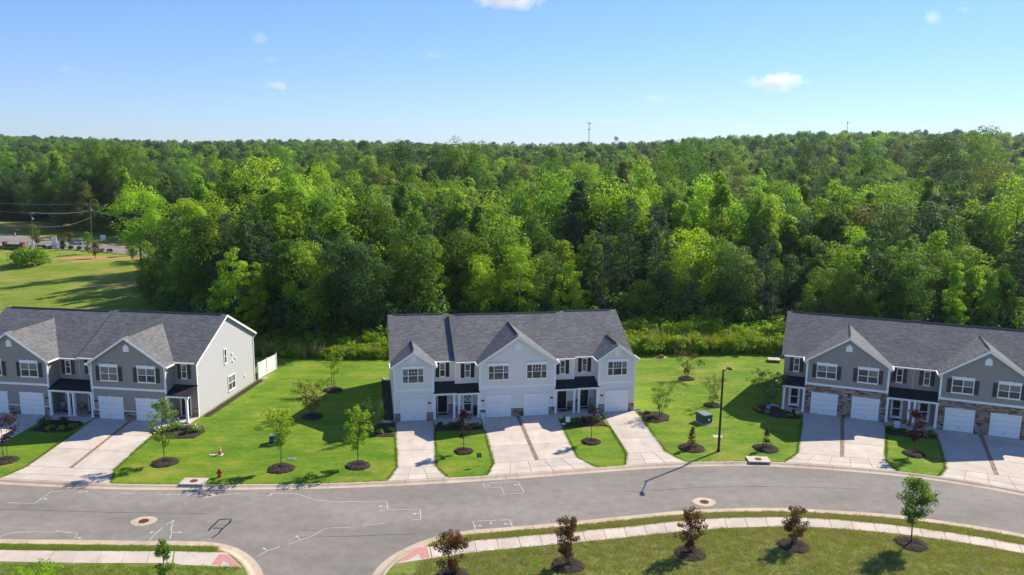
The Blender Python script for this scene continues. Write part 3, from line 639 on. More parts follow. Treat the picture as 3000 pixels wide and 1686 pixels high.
def townhouse(name, label, loc, yaw, x0, bays, segs, spec):
    """bays: [(X0, X1)] projecting garage gables; segs: [(X0, X1, recess depth)] main blocks with their own roof"""
    root = empty(name, (loc[0], loc[1], 0), yaw); tag(root, label, 'townhouses'); S = MT[spec['siding']]; slope = (RZ - EZ) / RUN
    seg_of = lambda X: next(s for s in segs if s[0] - .01 <= X <= s[1] + .01)
    xa, xb = segs[0][0], segs[-1][1]
    for i, (X0, X1, dr, dz) in enumerate(segs):
        yr = dr - .3 + RUN; yb = 2 * yr - dr
        prof = [(dr, -.3), (dr, EZ + .3 * slope - .08 + dz), (yr, RZ - .09 + dz), (yb, EZ + .3 * slope - .08 + dz), (yb, -.3)]
        b = MB(); b.prism([(X0, y, z) for y, z in prof], [(X1, y, z) for y, z in prof]); b.build('wall', S, root)
        e0 = .3 if i == 0 else .04; e1 = .3 if i == len(segs) - 1 else .04
        A, B = X0 - e0, X1 + e1; ye, yf = dr - .3, 2 * yr - (dr - .3)
        roof_mesh('roof', [[(A, ye, EZ + dz), (B, ye, EZ + dz), (B, yr, RZ + dz), (A, yr, RZ + dz)], [(B, yf, EZ + dz), (A, yf, EZ + dz), (A, yr, RZ + dz), (B, yr, RZ + dz)]], .11, MT['shingle'], root)
        c = MB(); c.prism([(A + .6, yr - .16, RZ + dz - .03), (A + .6, yr, RZ + dz + .075), (A + .6, yr + .16, RZ + dz - .03)], [(B - .6, yr - .16, RZ + dz - .03), (B - .6, yr, RZ + dz + .075), (B - .6, yr + .16, RZ + dz - .03)]); c.build('ridge_vent', MT['cap'], root)
    # gable ends of the whole block
    for side, (X0, X1, dr, dz) in ((-1, segs[0]), (1, segs[-1])):
        X = X0 if side < 0 else X1; yr = dr - .3 + RUN; yb = 2 * yr - dr; ye, yf = dr - .3, 2 * yr - (dr - .3); b = MB()
        xo0, xo1 = (X - .302, X - .262) if side < 0 else (X + .262, X + .302)
        for (ya, yc, za, zc) in ((ye, yr, EZ, RZ), (yf, yr, EZ, RZ)):
            b.prism([(xo0, ya, za - .24 + dz), (xo0, ya, za - .02 + dz), (xo0, yc, zc - .02 + dz), (xo0, yc, zc - .24 + dz)], [(xo1, ya, za - .24 + dz), (xo1, ya, za - .02 + dz), (xo1, yc, zc - .02 + dz), (xo1, yc, zc - .24 + dz)])
        b.build('rake_board', MT['white'], root)
        if spec.get('end_siding') and side > 0:
            prof = [(dr + .12, .12), (dr + .12, EZ + .12 * slope + dz), (yr, RZ - .14 + dz), (yb - .02, EZ + .08 + dz), (yb - .02, .12)]
            c = MB(); c.prism([(X, y, z) for y, z in prof], [(X + .02, y, z) for y, z in prof]); c.build('end_wall_siding', MT[spec['end_siding']], root)
            MB().box(X, X + .04, dr + .0, dr + .118, .0, EZ + .02, None).build('corner_board', MT['white'], root)
            MB().box(X, X + .025, dr + .12, yb, -.2, .118).build('foundation', MT['cap_stone'], root)
        # downspout at the back corner
        d = MB(); d.box(X + side * .05 - .04, X + side * .05 + .04, yb - .2, yb - .1, 0, EZ - .5); d.tube((X + side * .05, yb - .15, EZ - .5), (X + side * .2, yf - .08, EZ - .12), .045, .045, 6); d.build('downspout', MT['white'], root)
    # garage bays
    for (X0, X1) in bays:
        xc = (X0 + X1) / 2; dr = max(seg_of(X0 + .1)[2], seg_of(X1 - .1)[2]); oh = .3; sl_ = .667; ze = 5.6; zp = ze + ((X1 - X0) / 2 + oh) * sl_
        pf = [(X0, -.3), (X1, -.3), (X1, ze + oh * sl_ - .1), (xc, zp - .1), (X0, ze + oh * sl_ - .1)]
        b = MB(); b.prism([(x, 0, z) for x, z in pf], [(x, dr + .5, z) for x, z in pf]); b.build('bay_wall', S, root)
        yb = dr - .3 + (zp - EZ) / slope + .15; yv = dr - .3 + (ze - EZ) / slope + .35
        roof_mesh('bay_roof', [[(X0 - oh, -oh, ze), (xc, -oh, zp), (xc, yb, zp), (X0 - oh, yv, ze)], [(xc, -oh, zp), (X1 + oh, -oh, ze), (X1 + oh, yv, ze), (xc, yb, zp)]], .1, MT['shingle'], root)
        c = MB(); h = .12; c.prism([(xc - h, .55, zp - .05), (xc, .55, zp + .07), (xc + h, .55, zp - .05)], [(xc - h, yb - .5, zp - .05), (xc, yb - .5, zp + .07), (xc + h, yb - .5, zp - .05)]); c.build('ridge_vent', MT['cap'], root)
        r_ = MB()
        for (xe, s) in ((X0 - oh, 1), (X1 + oh, -1)):
            q = [(xe, ze - .24), (xe, ze - .015), (xc, zp - .015), (xc, zp - .25)]
            r_.prism([(x, -oh - .03, z) for x, z in q], [(x, -oh + .012, z) for x, z in q])
            r_.box(min(xe, xe + s * .28), max(xe, xe + s * .28), -oh + .013, .002, ze - .24, ze - .16)
        r_.build('rake_board', MT['white'], root)
        for xe, s in ((X0 - oh, -1), (X1 + oh, 1)):
            MB().box(min(xe, xe + s * .12), max(xe, xe + s * .12), -oh - .03, dr - .32, ze - .16, ze - .035).build('gutter', MT['white'], root)
        t = MB(); mp = front(0)
        t.box(X0 - .01, X1 + .01, 0, .05, 3.02, 3.24, mp)
        t.build('band_board', MT['white'], root)
        for xe in (X0, X1):
            s = 1 if xe == X0 else -1; lo = .9 if spec['stone'] == 'low' else 3.25
            k = MB(); k.box(min(xe - s * .02, xe + s * .1), max(xe - s * .02, xe + s * .1), 0, .035, 3.242, ze + .02, mp)
            if spec['stone'] == 'low': k.box(min(xe - s * .02, xe + s * .1), max(xe - s * .02, xe + s * .1), 0, .035, .96, 3.018, mp)
            k.build('corner_board', MT['white'], root)
            if xa + .2 < xe < xb - .2:
                d = MB(); x_ = xe - s * .05; d.box(x_ - .04, x_ + .04, -.09 + .02, .0 + .02, .05, ze - .45); d.tube((x_, -.03, ze - .45), (xe - s * .36, -.15, ze - .15), .045, .045, 6); d.build('downspout', MT['white'], root)
        if X1 - X0 > 5: gs = [(X0 + .61, X0 + 3.14), (X1 - 3.14, X1 - .61)]
        else:
            off = .6 if X0 < .5 else .66
            gs = [(X0 + off, X0 + off + 2.5)]
        for (a, e) in gs:
            garage(root, front(-.0), a, e)
            c = (a + e) / 2; w = spec['ww']; window(root, mp, c - w / 2, c + w / 2, spec['wz'][0], spec['wz'][1], spec['cols'])
            if spec['bay_shutters']:
                shutter(root, mp, c - w / 2 - .42, c - w / 2 - .05, spec['wz'][0], spec['wz'][1], MT['shutter_grey']); shutter(root, mp, c + w / 2 + .05, c + w / 2 + .42, spec['wz'][0], spec['wz'][1], MT['shutter_grey'])
            px = a - .32 if (a - X0) < (X1 - e) and X1 - X0 > 5 else e + .32
            if X1 - X0 < 5: px = e + .32 if X0 < 1 else a - .32
            MB().box(px - .13, px + .13, 0, .08, 1.72, 1.86, mp).build('number_plaque', MT['black'], root)
        holes = [(a - .02, e + .02, 2.31) for a, e in gs]
        if spec['stone'] == 'low':
            stones(root, mp, X0, X1, -.05, .88, holes)
            edges = [X0 - .02] + [v for ab in gs for v in ab] + [X1 + .02]
            for i in range(0, len(edges), 2): MB().box(edges[i], edges[i + 1], -.005, .09, .882, .945, mp).build('stone_sill', MT['white'], root)
        else:
            stones(root, mp, X0, X1, -.05, 3.015, holes)
        v = MB(); vz = zp - 1.5 if X1 - X0 > 5 else zp - 1.02; q = [(xc - .3, vz), (xc + .3, vz), (xc + .3, vz + .48), (xc, vz + .76), (xc - .3, vz + .48)]
        v.prism([(x, -.05, z) for x, z in q], [(x, .0, z) for x, z in q])
        for k in range(4): v.box(xc - .24, xc + .24, -.065, -.05, vz + .06 + k * .1, vz + .1 + k * .1)
        v.build('gable_vent', MT['white'], root)
    # recessed entries
    for (X0, X1, bump, dr, door, wreath) in spec['cells']:
        dz = seg_of((X0 + X1) / 2)[3]; mp = front(dr); c = X0 + 1.07 if bump < 0 else X1 - 1.07; zr = 3.32 + (dr - 1.55) * .2; zf = zr - .5 - (dr - 1.25) * .1
        window(root, mp, c - .29, c + .29, 3.86 + dz, 5.3 + dz, 1, False, dark=rng.random() < .5)
        sm = MT['shutter'] if spec['stone'] == 'low' and spec['siding'] == 'siding_light' else MT['shutter_grey']
        shutter(root, mp, c - .68, c - .31, 3.84 + dz, 5.32 + dz, sm); shutter(root, mp, c + .31, c + .68, 3.84 + dz, 5.32 + dz, sm)
        MB().box(X0 - .02, X1 + .02, dr - .42, dr - .3, EZ - .13 + dz, EZ - .01 + dz).build('gutter', MT['white'], root)
        MB().box(X0, X1, dr - .3, dr - .003, EZ - .15 + dz, EZ - .12 + dz).build('soffit', MT['white'], root)
        a = X0 - (0 if bump < 0 else .0); e = X1
        oL = .12 if (bump > 0 and abs(X0 - xa) < .05) else 0; oR = .12 if (bump < 0 and abs(X1 - xb) < .05) else 0
        roof_mesh('porch_roof', [[(X0 - oL + .004, -.22, zf), (X1 + oR - .004, -.22, zf), (X1 + oR - .004, dr, zr), (X0 - oL + .004, dr, zr)]], .07, MT['shingle_dark'], root)
        bm = MB(); bm.box(X0 + .004, X1 - .004, -.24, -.2, zf - .17, zf - .072); bm.box(X0 + .004, X1 - .004, -.12, .1, zf - .3, zf - .175)
        bm.build('porch_beam', MT['white'], root)
        free = X1 if bump < 0 else X0; s = -1 if bump < 0 else 1
        for cx in (free + s * .25, (X0 + .12 if bump < 0 else X1 - .12)):
            k = MB(); w = .1; k.box(cx - w, cx + w, -.11, .09, .1, zf - .302); k.box(cx - w - .035, cx + w + .035, -.145, .125, .1, .3); k.box(cx - w - .035, cx + w + .035, -.145, .125, zf - .42, zf - .305); k.build('porch_column', MT['white'], root)
        MB().box(X0 + .004, X1 - .004, -.25, dr, -.2, .12).build('porch_slab', MT['walkc'], root)
        entry(root, mp, c, door, wreath)
        MB().box(c - .4, c + .4, dr - .75, dr - .2, .12, .135).build('door_mat', MT['cap'], root)
        if spec['stone'] == 'low':
            for (u, v) in ((X0, c - .58), (c + .58, X1)):
                if v - u > .1: stones(root, mp, u, v, .12, .95, [])
        if not (oL or oR):
            k = MB(); k.box(free - .05, free + .05, dr - .04, dr, zr + .02, EZ - .13); k.build('corner_board', MT['white'], root)
        slab = MB().box(X0 - .0 + .01, X1 - .01, -1.35, -.26, -.1, .017).build('walkway', MT['walkc'], root)
    return root

cB = [(0, WB), (2 * W_ - WB, 2 * W_ + WB), (4 * W_ - WB, 4 * W_)]
townC = townhouse('townhouse_row', 'pale grey townhouse block with three gables in the middle', (-11.325, 74.492), .179, 0, cB,
  [(0, W_, 1.85, 0), (W_, 3 * W_, 1.25, 0), (3 * W_, 4 * W_, 1.75, 0)],
  dict(siding='siding_light', stone='low', ww=2.1, wz=(3.86, 5.36), cols=3, bay_shutters=False,
       cells=[(WB, W_, -1, 1.85, 'dark', None), (W_, 2 * W_ - WB, 1, 1.25, 'storm', 'white'), (2 * W_ + WB, 3 * W_, -1, 1.25, 'dark', None), (3 * W_, 4 * W_ - WB, 1, 1.75, 'dark', 'green')]))
wr_ = W_ - WB; T4 = 4 * W_
lB = [(-T4 + wr_, -2 * W_ - wr_), (-2 * W_ + wr_, -wr_)]
townL = townhouse('townhouse_row', 'dark grey townhouse block with pale sunlit end wall at the left', (-30.835, 73.376), -.119, 0, lB,
  [(-T4, -2 * W_, 1.61, 0), (-2 * W_, 0, 1.61, .1)],
  dict(siding='siding_dark', end_siding='siding_pale', stone='low', ww=1.85, wz=(3.88, 5.32), cols=2, bay_shutters=True,
       cells=[(-T4, -T4 + wr_, 1, 1.61, 'dark', None), (-2 * W_ - wr_, -2 * W_, -1, 1.61, 'dark', None), (-2 * W_, -2 * W_ + wr_, 1, 1.61, 'dark', None), (-wr_, 0, -1, 1.61, 'dark', None)]))
mpE = endwall(0.02)
window(townL, mpE, 7.25, 7.8, 3.9, 5.5, 1, False, True); window(townL, mpE, 7.85, 9.45, .75, 2.35, 2, False)
for (y_, z_) in ((9.0, 4.55), (9.75, 3.9), (9.1, 3.75), (11.7, 1.35)):
    b = MB(); b.box(0.02, .14, y_ - .09, y_ + .09, z_ - .09, z_ + .09); b.build('wall_vent', MT['white'], townL)
rB = [(wr_, 2 * W_ - wr_), (2 * W_ + wr_, T4 - wr_)]
townR = townhouse('townhouse_row', 'dark grey townhouse block with brown stone ground floor at the right', (28.18, 79.892), -.378, 0, rB,
  [(0, T4, 1.5, 0)],
  dict(siding='siding_dark', stone='full', ww=1.88, wz=(3.84, 5.22), cols=2, bay_shutters=True,
       cells=[(0, wr_, 1, 1.5, 'storm', None), (2 * W_ - wr_, 2 * W_, -1, 1.5, 'storm', None), (2 * W_, 2 * W_ + wr_, 1, 1.5, 'storm', 'brown'), (T4 - wr_, T4, -1, 1.5, 'dark', None)]))

# ------------------------------------------------------------------ meadow, far road
RDX = [-260, -180, -156, -148.5, -139.6, -131, -123, -116.4, -105.6, -70, -40]; RDY = [295, 256, 244.7, 242, 238, 234, 230.8, 226.7, 220.5, 203, 190]; RDW = [8, 11, 12, 11.5, 10, 8.6, 7.0, 5.2, 4.2, 4.2, 4.2]
def far_road_mid(x): return np.interp(x, RDX, RDY)
xs_f = np.linspace(-215, -40, 90); ys_f = np.linspace(103, 300, 100)
field = grid_mesh('meadow', xs_f, ys_f, H, MT['field'], .06); tag(field, 'sunlit grassy slope with bare earth patches behind the left townhouses', kind='structure')
b = MB(); P = []
for x in np.linspace(-240, -60, 70):
    ym = float(far_road_mid(x)); n = Vector((.5, 1, 0)).normalized(); w = float(np.interp(x, RDX, RDW))
    P.append([(x - n.x * w, ym - n.y * w), (x + n.x * w, ym + n.y * w)])
vs = []
for a, c in P:
    for k in range(7):
        t = k / 6; q = (a[0] + (c[0] - a[0]) * t, a[1] + (c[1] - a[1]) * t); vs.append((q[0], q[1], float(H(q[0], q[1])) + .16))
b.add(vs, [(7 * i + k, 7 * i + 7 + k, 7 * i + 8 + k, 7 * i + 1 + k) for i in range(len(P) - 1) for k in range(6)])
far_road = b.build('far_road', MT['asphalt']); tag(far_road, 'distant asphalt road crossing behind the meadow at the left', kind='structure')

# ------------------------------------------------------------------ foliage generators
def blob_leaves(r, centers, rad, per, size, up=.35, flat=.8, inner=.25, tone=None):
    """leaf quads on the shells of many round clumps"""
    k = len(centers); idx = np.repeat(np.arange(k), per); n = len(idx)
    d = r.normal(size=(n, 3)); d[:, 2] += up; d /= np.linalg.norm(d, axis=1, keepdims=True)
    rr = np.where(r.random(n) < inner, r.uniform(.3, .8, n), r.uniform(.8, 1.08, n))
    off = d * (rad[idx] * rr)[:, None]; off[:, 2] *= flat
    P = centers[idx] + off
    N = d * 1.0 + r.normal(size=(n, 3)) * .38; N[:, 2] += .3
    sz = size * r.uniform(.65, 1.35, n)
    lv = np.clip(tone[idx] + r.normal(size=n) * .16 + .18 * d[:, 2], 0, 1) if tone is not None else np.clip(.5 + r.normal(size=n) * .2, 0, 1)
    return leaf_quads(P, N, sz, .62, r), lv

PROF = {'round': lambda t: np.sqrt(np.clip(1 - (2 * t - 1.0) ** 2, 0, 1)) * .95 + .05,
        'ovoid': lambda t: np.clip(np.sin(np.pi * np.clip(t, 0, 1) ** .72), 0, 1) ** .75 * .95 + .06,
        'spire': lambda t: np.clip((1 - t) ** .8, 0, 1) * np.clip(t * 5 + .35, 0, 1) + .05,
        'vase': lambda t: np.clip(np.sin(np.pi * np.clip(t, 0, 1) ** 1.25), 0, 1) ** .7 + .05}

def forest_crown(seed, h, rad, base, prof, nclump, per, leaf, rc=(.75, 1.35)):
    r = np.random.default_rng(seed); t = r.uniform(0, 1, nclump * 3)
    w = PROF[prof](t); t = t[r.random(len(t)) < (w / w.max()) * .85 + .15][:nclump]; nclump = len(t)
    a = r.uniform(0, 2 * np.pi, nclump); R_ = rad * PROF[prof](t) * (1 + .18 * np.sin(3 * a + r.uniform(0, 6)) + .12 * np.sin(5 * a + 9 * t + r.uniform(0, 6)))
    rho = np.sqrt(r.uniform(.12, 1.0, nclump)); 
    c = np.stack([np.cos(a) * R_ * rho, np.sin(a) * R_ * rho, base + (h - base) * t - (1 - rho) * .3], 1)
    # top shoots so that the outline is uneven
    rc_ = r.uniform(*rc, nclump) * (rad / 4.2) ** .6
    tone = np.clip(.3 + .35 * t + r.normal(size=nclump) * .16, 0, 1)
    return blob_leaves(r, c, rc_, per, leaf, tone=tone)

def trunk_mesh(seed, h, rad, base, r0, nb=9, lean=.02):
    r = random.Random(seed); b = MB(); pts = []; x = y = 0; n = 7
    for i in range(n + 1):
        pts.append(Vector((x, y, h * .86 * i / n - (.4 if i == 0 else 0)))); x += r.uniform(-1, 1) * lean * h * .3; y += r.uniform(-1, 1) * lean * h * .3
    b.path(pts, [r0 * (1 - .85 * i / n) * (1.25 if i == 0 else 1) for i in range(n + 1)], 8)
    for k in range(nb):
        t = r.uniform(.3, .95); i = min(n - 1, int(t * n)); p = pts[i].lerp(pts[i + 1], t * n - i); a = r.uniform(0, 6.28); L = rad * r.uniform(.5, .85)
        q = p + Vector((math.cos(a) * L, math.sin(a) * L, L * r.uniform(.4, .9))); mid = p.lerp(q, .5) + Vector((0, 0, -.15 * L * .3))
        rr = r0 * (1 - .8 * t) * .5; b.path([p, mid, q], [rr, rr * .6, rr * .2], 5)
    return b.mesh('trunk', True)

def pine_crown(seed, h, rad, base, nwh=15, leaf=.5, dens=1.0):
    r = np.random.default_rng(seed); C_, D_, = [], []
    for i in range(nwh):
        t = (i + r.uniform(-.3, .3)) / nwh; z = base + (h - base) * t; L0 = rad * (1 - t) ** .75 + .35
        for k in range(int(r.integers(4, 7))):
            a = r.uniform(0, 6.28); L = L0 * r.uniform(.6, 1.1); rise = r.uniform(-.1, .35)
            m = max(2, int(L / .55))
            for j in range(m):
                s = L * (j + .7) / m
                if j < m * .25: continue
                c = np.array([np.cos(a) * s, np.sin(a) * s, z + rise * s + .08 * s * s / max(L, .5)])
                C_.append(c + r.normal(size=3) * .15); D_.append([np.cos(a), np.sin(a), .5])
    c = np.array(C_); n = len(c); per = int(15 * dens); idx = np.repeat(np.arange(n), per); N_ = len(idx)
    d = r.normal(size=(N_, 3)); d[:, 2] += .5; d /= np.linalg.norm(d, axis=1, keepdims=True)
    P = c[idx] + d * r.uniform(.1, .5, N_)[:, None] * np.array([1, 1, .7]); 
    V = needle_quads(P, d + np.array(D_)[idx] * .4, leaf * r.uniform(.6, 1.2, N_), r)
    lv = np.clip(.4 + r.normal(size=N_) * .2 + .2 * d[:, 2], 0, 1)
    return V, lv
def needle_quads(P, D, size, r, asp=.28):
    D = D / np.linalg.norm(D, axis=1, keepdims=True); S_ = np.cross(D, r.normal(size=P.shape)); S_ /= np.linalg.norm(S_, axis=1, keepdims=True); L = size[:, None]
    return np.stack([P - D * L * .3, P + S_ * L * asp * .5, P + D * L * .7, P - S_ * L * asp * .5], 1)

# ------------------------------------------------------------------ the wood
SPECS = [('ovoid', 18, 4.4, 2.6), ('round', 16, 4.8, 2.2), ('ovoid', 20, 4.3, 2.4), ('ovoid', 22, 4.6, 4.5), ('vase', 19, 4.9, 4.0), ('round', 17, 3.9, 1.8), ('round', 20, 5.2, 4.2), ('ovoid', 15, 3.6, 1.4), ('round', 18, 5.6, 5.5), ('spire', 22, 3.6, 3.5), ('vase', 16, 4.2, 3.0), ('ovoid', 20, 3.3, 2.0)]
BROAD = []
for i, (pf, h, rad, base) in enumerate(SPECS):
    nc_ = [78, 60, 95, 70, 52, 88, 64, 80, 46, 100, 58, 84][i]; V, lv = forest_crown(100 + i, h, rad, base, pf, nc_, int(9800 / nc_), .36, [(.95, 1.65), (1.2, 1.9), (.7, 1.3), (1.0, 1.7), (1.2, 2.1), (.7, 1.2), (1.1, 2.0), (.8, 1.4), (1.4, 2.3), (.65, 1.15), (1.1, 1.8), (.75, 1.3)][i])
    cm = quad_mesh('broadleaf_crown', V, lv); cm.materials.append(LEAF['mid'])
    tm = trunk_mesh(200 + i, h, rad, base, .2 + .004 * h); tm.materials.append(MT['bark'])
    BROAD.append((h, rad, cm, tm))
PINE = []
for i, (h, rad, base) in enumerate([(19, 3.3, 5.0), (21, 3.0, 8.0), (17, 3.6, 3.0)]):
    V, lv = pine_crown(300 + i, h, rad, base, 17, .62, 1.0)
    cm = quad_mesh('pine_crown', V, lv); cm.materials.append(LEAF['pine'])
    tm = trunk_mesh(320 + i, h * 1.1, rad * .6, base, .19, 14, .008); tm.materials.append(MT['bark'])
    PINE.append((h, rad, cm, tm))

EDGE = [(-400, 400), (-250, 330), (-181, 292), (-165, 274), (-140, 262), (-118, 252), (-106, 244), (-82, 236), (-79, 190), (-66, 147), (-52, 122), (-45, 112), (-38, 105), (-30, 103), (-20, 103.5), (-15, 105), (-11, 109), (-5, 114.5), (5, 117), (16, 112.5), (26, 111.5), (34, 110.5), (44, 108.5), (60, 107), (90, 104), (140, 98), (400, 98)]
def edge_y(x): return np.interp(x, [p[0] for p in EDGE], [p[1] for p in EDGE])
pts = []
ge = np.random.default_rng(5)
y = 92.0
while y < 470:
    sp = 4.9 if y < 150 else (6.3 if y < 260 else 8.0)
    half = .70 * y + 14
    for x in np.arange(-half, half, sp):
        px, py = x + ge.uniform(-.42, .42) * sp, y + ge.uniform(-.42, .42) * sp
        if py < edge_y(px) + 1.0: continue
        if -132 < px < -60 and abs(py - far_road_mid(px)) < 9: continue
        pts.append((px, py, py - edge_y(px)))
    y += sp * .92
pts = np.array(pts)
hn = lambda x, y: math.sin(x * .113 + 1.7) * math.cos(y * .091 + .4) + .6 * math.sin(x * .047 - y * .061) + .4 * math.sin(x * .31 + y * .27)

def tree_choice(px, py, de):
    u = ge.random(); kindv = hn(px, py)
    # stands of pine read dark in the photo between the middle and right blocks
    pine_p = .08
    if 16 < px < 44 and de < 24: pine_p = .58
    if -58 < px < -34 and de < 30: pine_p = .3
    if 4 < px < 16 and de < 10: pine_p = .3
    if u < pine_p: return 'pine', 'pine'
    c = ge.random() * 1.0 + .12 * kindv
    if de < 22 and py < 190: c -= .14
    if py > 210: c += .14
    return 'broad', 'yellow' if c < .17 else 'bright' if c < .45 else 'mid' if c < .76 else 'dark' if c < 1.04 else 'olive'

order = np.argsort(pts[:, 1] + 0.0)
ORD = ['first', 'second', 'third', 'fourth', 'fifth', 'sixth', 'seventh', 'eighth', 'ninth', 'tenth', 'eleventh', 'twelfth', 'thirteenth', 'fourteenth', 'fifteenth', 'sixteenth', 'seventeenth', 'eighteenth', 'nineteenth', 'twentieth'] + ['%dth' % i for i in range(21, 60)]
COLW = {'yellow': 'yellow-green', 'bright': 'bright green', 'mid': 'mid-green', 'dark': 'dark green', 'olive': 'olive brown', 'pine': 'grey-green'}
individual, rest = [], []
nb_, np_ = 0, 0
for i in order:
    px, py, de = pts[i]; kind, colr = tree_choice(px, py, de)
    onview = abs(px) < .655 * py + 3
    s = ge.uniform(.8, 1.12)
    if de < 5: s *= ge.uniform(.62, .92)
    if py < 150 and de > 9: s *= 1.08
    if py > 170: s *= ge.uniform(1.0, 1.22)
    if de < 22 and py < 160: s *= .80
    if px / py > .3 and de < 30: s *= .86
    elif px / py > .12 and de < 26: s *= .92
    rec = [px, py, de, kind, colr, s, ge.uniform(0, 6.28), int(ge.integers(0, 12))]
    lim = (nb_ < 290) if kind == 'broad' else (np_ < 80)
    if onview and py < 215 and lim and de < 75:
        individual.append(rec)
        if kind == 'broad': nb_ += 1
        else: np_ += 1
    else: rest.append(rec)

def add_tree(name, loc, rz, s, crown, trunk, lm, bk='bark'):
    root = empty(name, loc, rz); root.scale = s
    o = bpy.data.objects.new('crown', crown); C.objects.link(o); o.parent = root
    o.material_slots[0].link = 'OBJECT'; o.material_slots[0].material = lm
    t = bpy.data.objects.new('trunk', trunk); C.objects.link(t); t.parent = root; t.material_slots[0].link = 'OBJECT'; t.material_slots[0].material = MT[bk]
    return root
def section(px, py):
    q = px / py
    return 0 if q < -.36 else 1 if q < -.155 else 2 if q < .165 else 3 if q < .345 else 4
SECT = ['behind left townhouses', 'behind first lawn gap', 'behind middle townhouses', 'behind street lamp lawn', 'behind right townhouses']
rows = {}
for t in individual:
    row = min(9, int(t[2] / 6.5)); t.append(row); t.append(section(t[0], t[1])); rows.setdefault((row, t[9], t[3]), []).append(t)
for key, L in rows.items():
    for k, t in enumerate(sorted(L, key=lambda q: q[0] / q[1])):
        px, py, de, kind, colr, s, rz, v, row, sec = t
        z = float(H(px, py)) - .1
        if kind == 'broad':
            h, rad, cm, tm = BROAD[v]; name = 'broadleaf_tree'; word = 'broadleaf tree'
        else:
            h, rad, cm, tm = PINE[v % 3]; name = 'pine_tree'; word = 'pine'
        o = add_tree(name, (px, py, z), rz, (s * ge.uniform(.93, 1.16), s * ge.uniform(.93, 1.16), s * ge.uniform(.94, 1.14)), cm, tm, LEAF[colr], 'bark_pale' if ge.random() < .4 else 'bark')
        rw = 'edge row' if row == 0 else ORD[row] + ' row'
        tag(o, '%s %s, %s from left in %s %s' % (COLW[colr], word, ORD[k], rw, SECT[sec]), 'tree', 'trees of the wood behind the townhouses')

def scatter(name, protos, recs, label, kind='stuff'):
    """protos: list of (mesh, material); recs: (x,y,z, rz, sx, sz, proto). One object, instanced through geometry nodes"""
    col = bpy.data.collections.new(name + '_kinds')
    for i, (me, m) in enumerate(protos):
        o = bpy.data.objects.new('%s_kind_%03d' % (name, i), me)
        if m is not None:
            if len(me.materials) == 0: me.materials.append(m)
            o.material_slots[0].link = 'OBJECT'; o.material_slots[0].material = m
        col.objects.link(o)
    A = np.array(recs, np.float32); me = bpy.data.meshes.new(name); me.vertices.add(len(A)); me.vertices.foreach_set('co', A[:, :3].reshape(-1))
    a = me.attributes.new('rot', 'FLOAT_VECTOR', 'POINT'); q = np.zeros((len(A), 3), np.float32); q[:, 2] = A[:, 3]; a.data.foreach_set('vector', q.reshape(-1))
    a = me.attributes.new('scl', 'FLOAT_VECTOR', 'POINT'); a.data.foreach_set('vector', np.stack([A[:, 4], A[:, 4], A[:, 5]], 1).reshape(-1))
    a = me.attributes.new('pid', 'INT', 'POINT'); a.data.foreach_set('value', A[:, 6].astype(np.int32))
    me.update(); o = bpy.data.objects.new(name, me); C.objects.link(o)
    ng = bpy.data.node_groups.new(name + '_scatter', 'GeometryNodeTree')
    ng.interface.new_socket('Geometry', in_out='INPUT', socket_type='NodeSocketGeometry'); ng.interface.new_socket('Geometry', in_out='OUTPUT', socket_type='NodeSocketGeometry')
    n = ng.nodes; l = ng.links; gi = n.new('NodeGroupInput'); go = n.new('NodeGroupOutput'); ip = n.new('GeometryNodeInstanceOnPoints')
    ci = n.new('GeometryNodeCollectionInfo'); ci.inputs['Collection'].default_value = col; ci.inputs['Separate Children'].default_value = True; ci.inputs['Reset Children'].default_value = True
    def na(nm, ty):
        x = n.new('GeometryNodeInputNamedAttribute'); x.data_type = ty; x.inputs['Name'].default_value = nm; return x.outputs['Attribute']
    l.new(gi.outputs[0], ip.inputs['Points']); l.new(ci.outputs[0], ip.inputs['Instance']); ip.inputs['Pick Instance'].default_value = True
    l.new(na('pid', 'INT'), ip.inputs['Instance Index']); l.new(na('rot', 'FLOAT_VECTOR'), ip.inputs['Rotation']); l.new(na('scl', 'FLOAT_VECTOR'), ip.inputs['Scale']); l.new(ip.outputs[0], go.inputs[0])
    md = o.modifiers.new('scatter', 'NODES'); md.node_group = ng
    return tag(o, label, kind=kind)

protos = []; pid = {}
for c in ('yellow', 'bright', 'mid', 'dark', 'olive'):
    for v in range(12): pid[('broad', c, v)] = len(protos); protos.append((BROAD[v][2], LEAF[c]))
for v in range(3): pid[('pine', 'pine', v)] = len(protos); protos.append((PINE[v][2], LEAF['pine']))
recs = []
for (px, py, de, kind, colr, s, rz, v) in rest:
    recs.append((px, py, float(H(px, py)) - .1, rz, s, s * ge.uniform(.86, 1.02), pid[(kind, colr, v if kind == 'broad' else v % 3)]))
for (px, py, hgt, cl, v) in [(-18.0, 262., 31., 'mid', 4), (-12.0, 268., 30., 'mid', 6), (-24., 266., 29., 'dark', 6), (-38., 270., 30., 'dark', 8), (-146., 285., 30.5, 'mid', 3), (-152., 290., 30., 'dark', 6), (-139., 288., 29.5, 'mid', 8), (-88., 300., 29., 'mid', 6), (12., 255., 29., 'mid', 0), (60., 280., 33., 'mid', 8), (96., 262., 33., 'dark', 6), (118., 270., 35., 'mid', 3), (140., 265., 35., 'dark', 8), (160., 275., 37., 'mid', 6)]:
    s = hgt / BROAD[v][0]; recs.append((px, py, float(H(px, py)), px, s * .8, s, pid[('broad', cl, v)]))
scatter('forest', protos, recs, 'dense mixed forest beyond the first rows of trees')
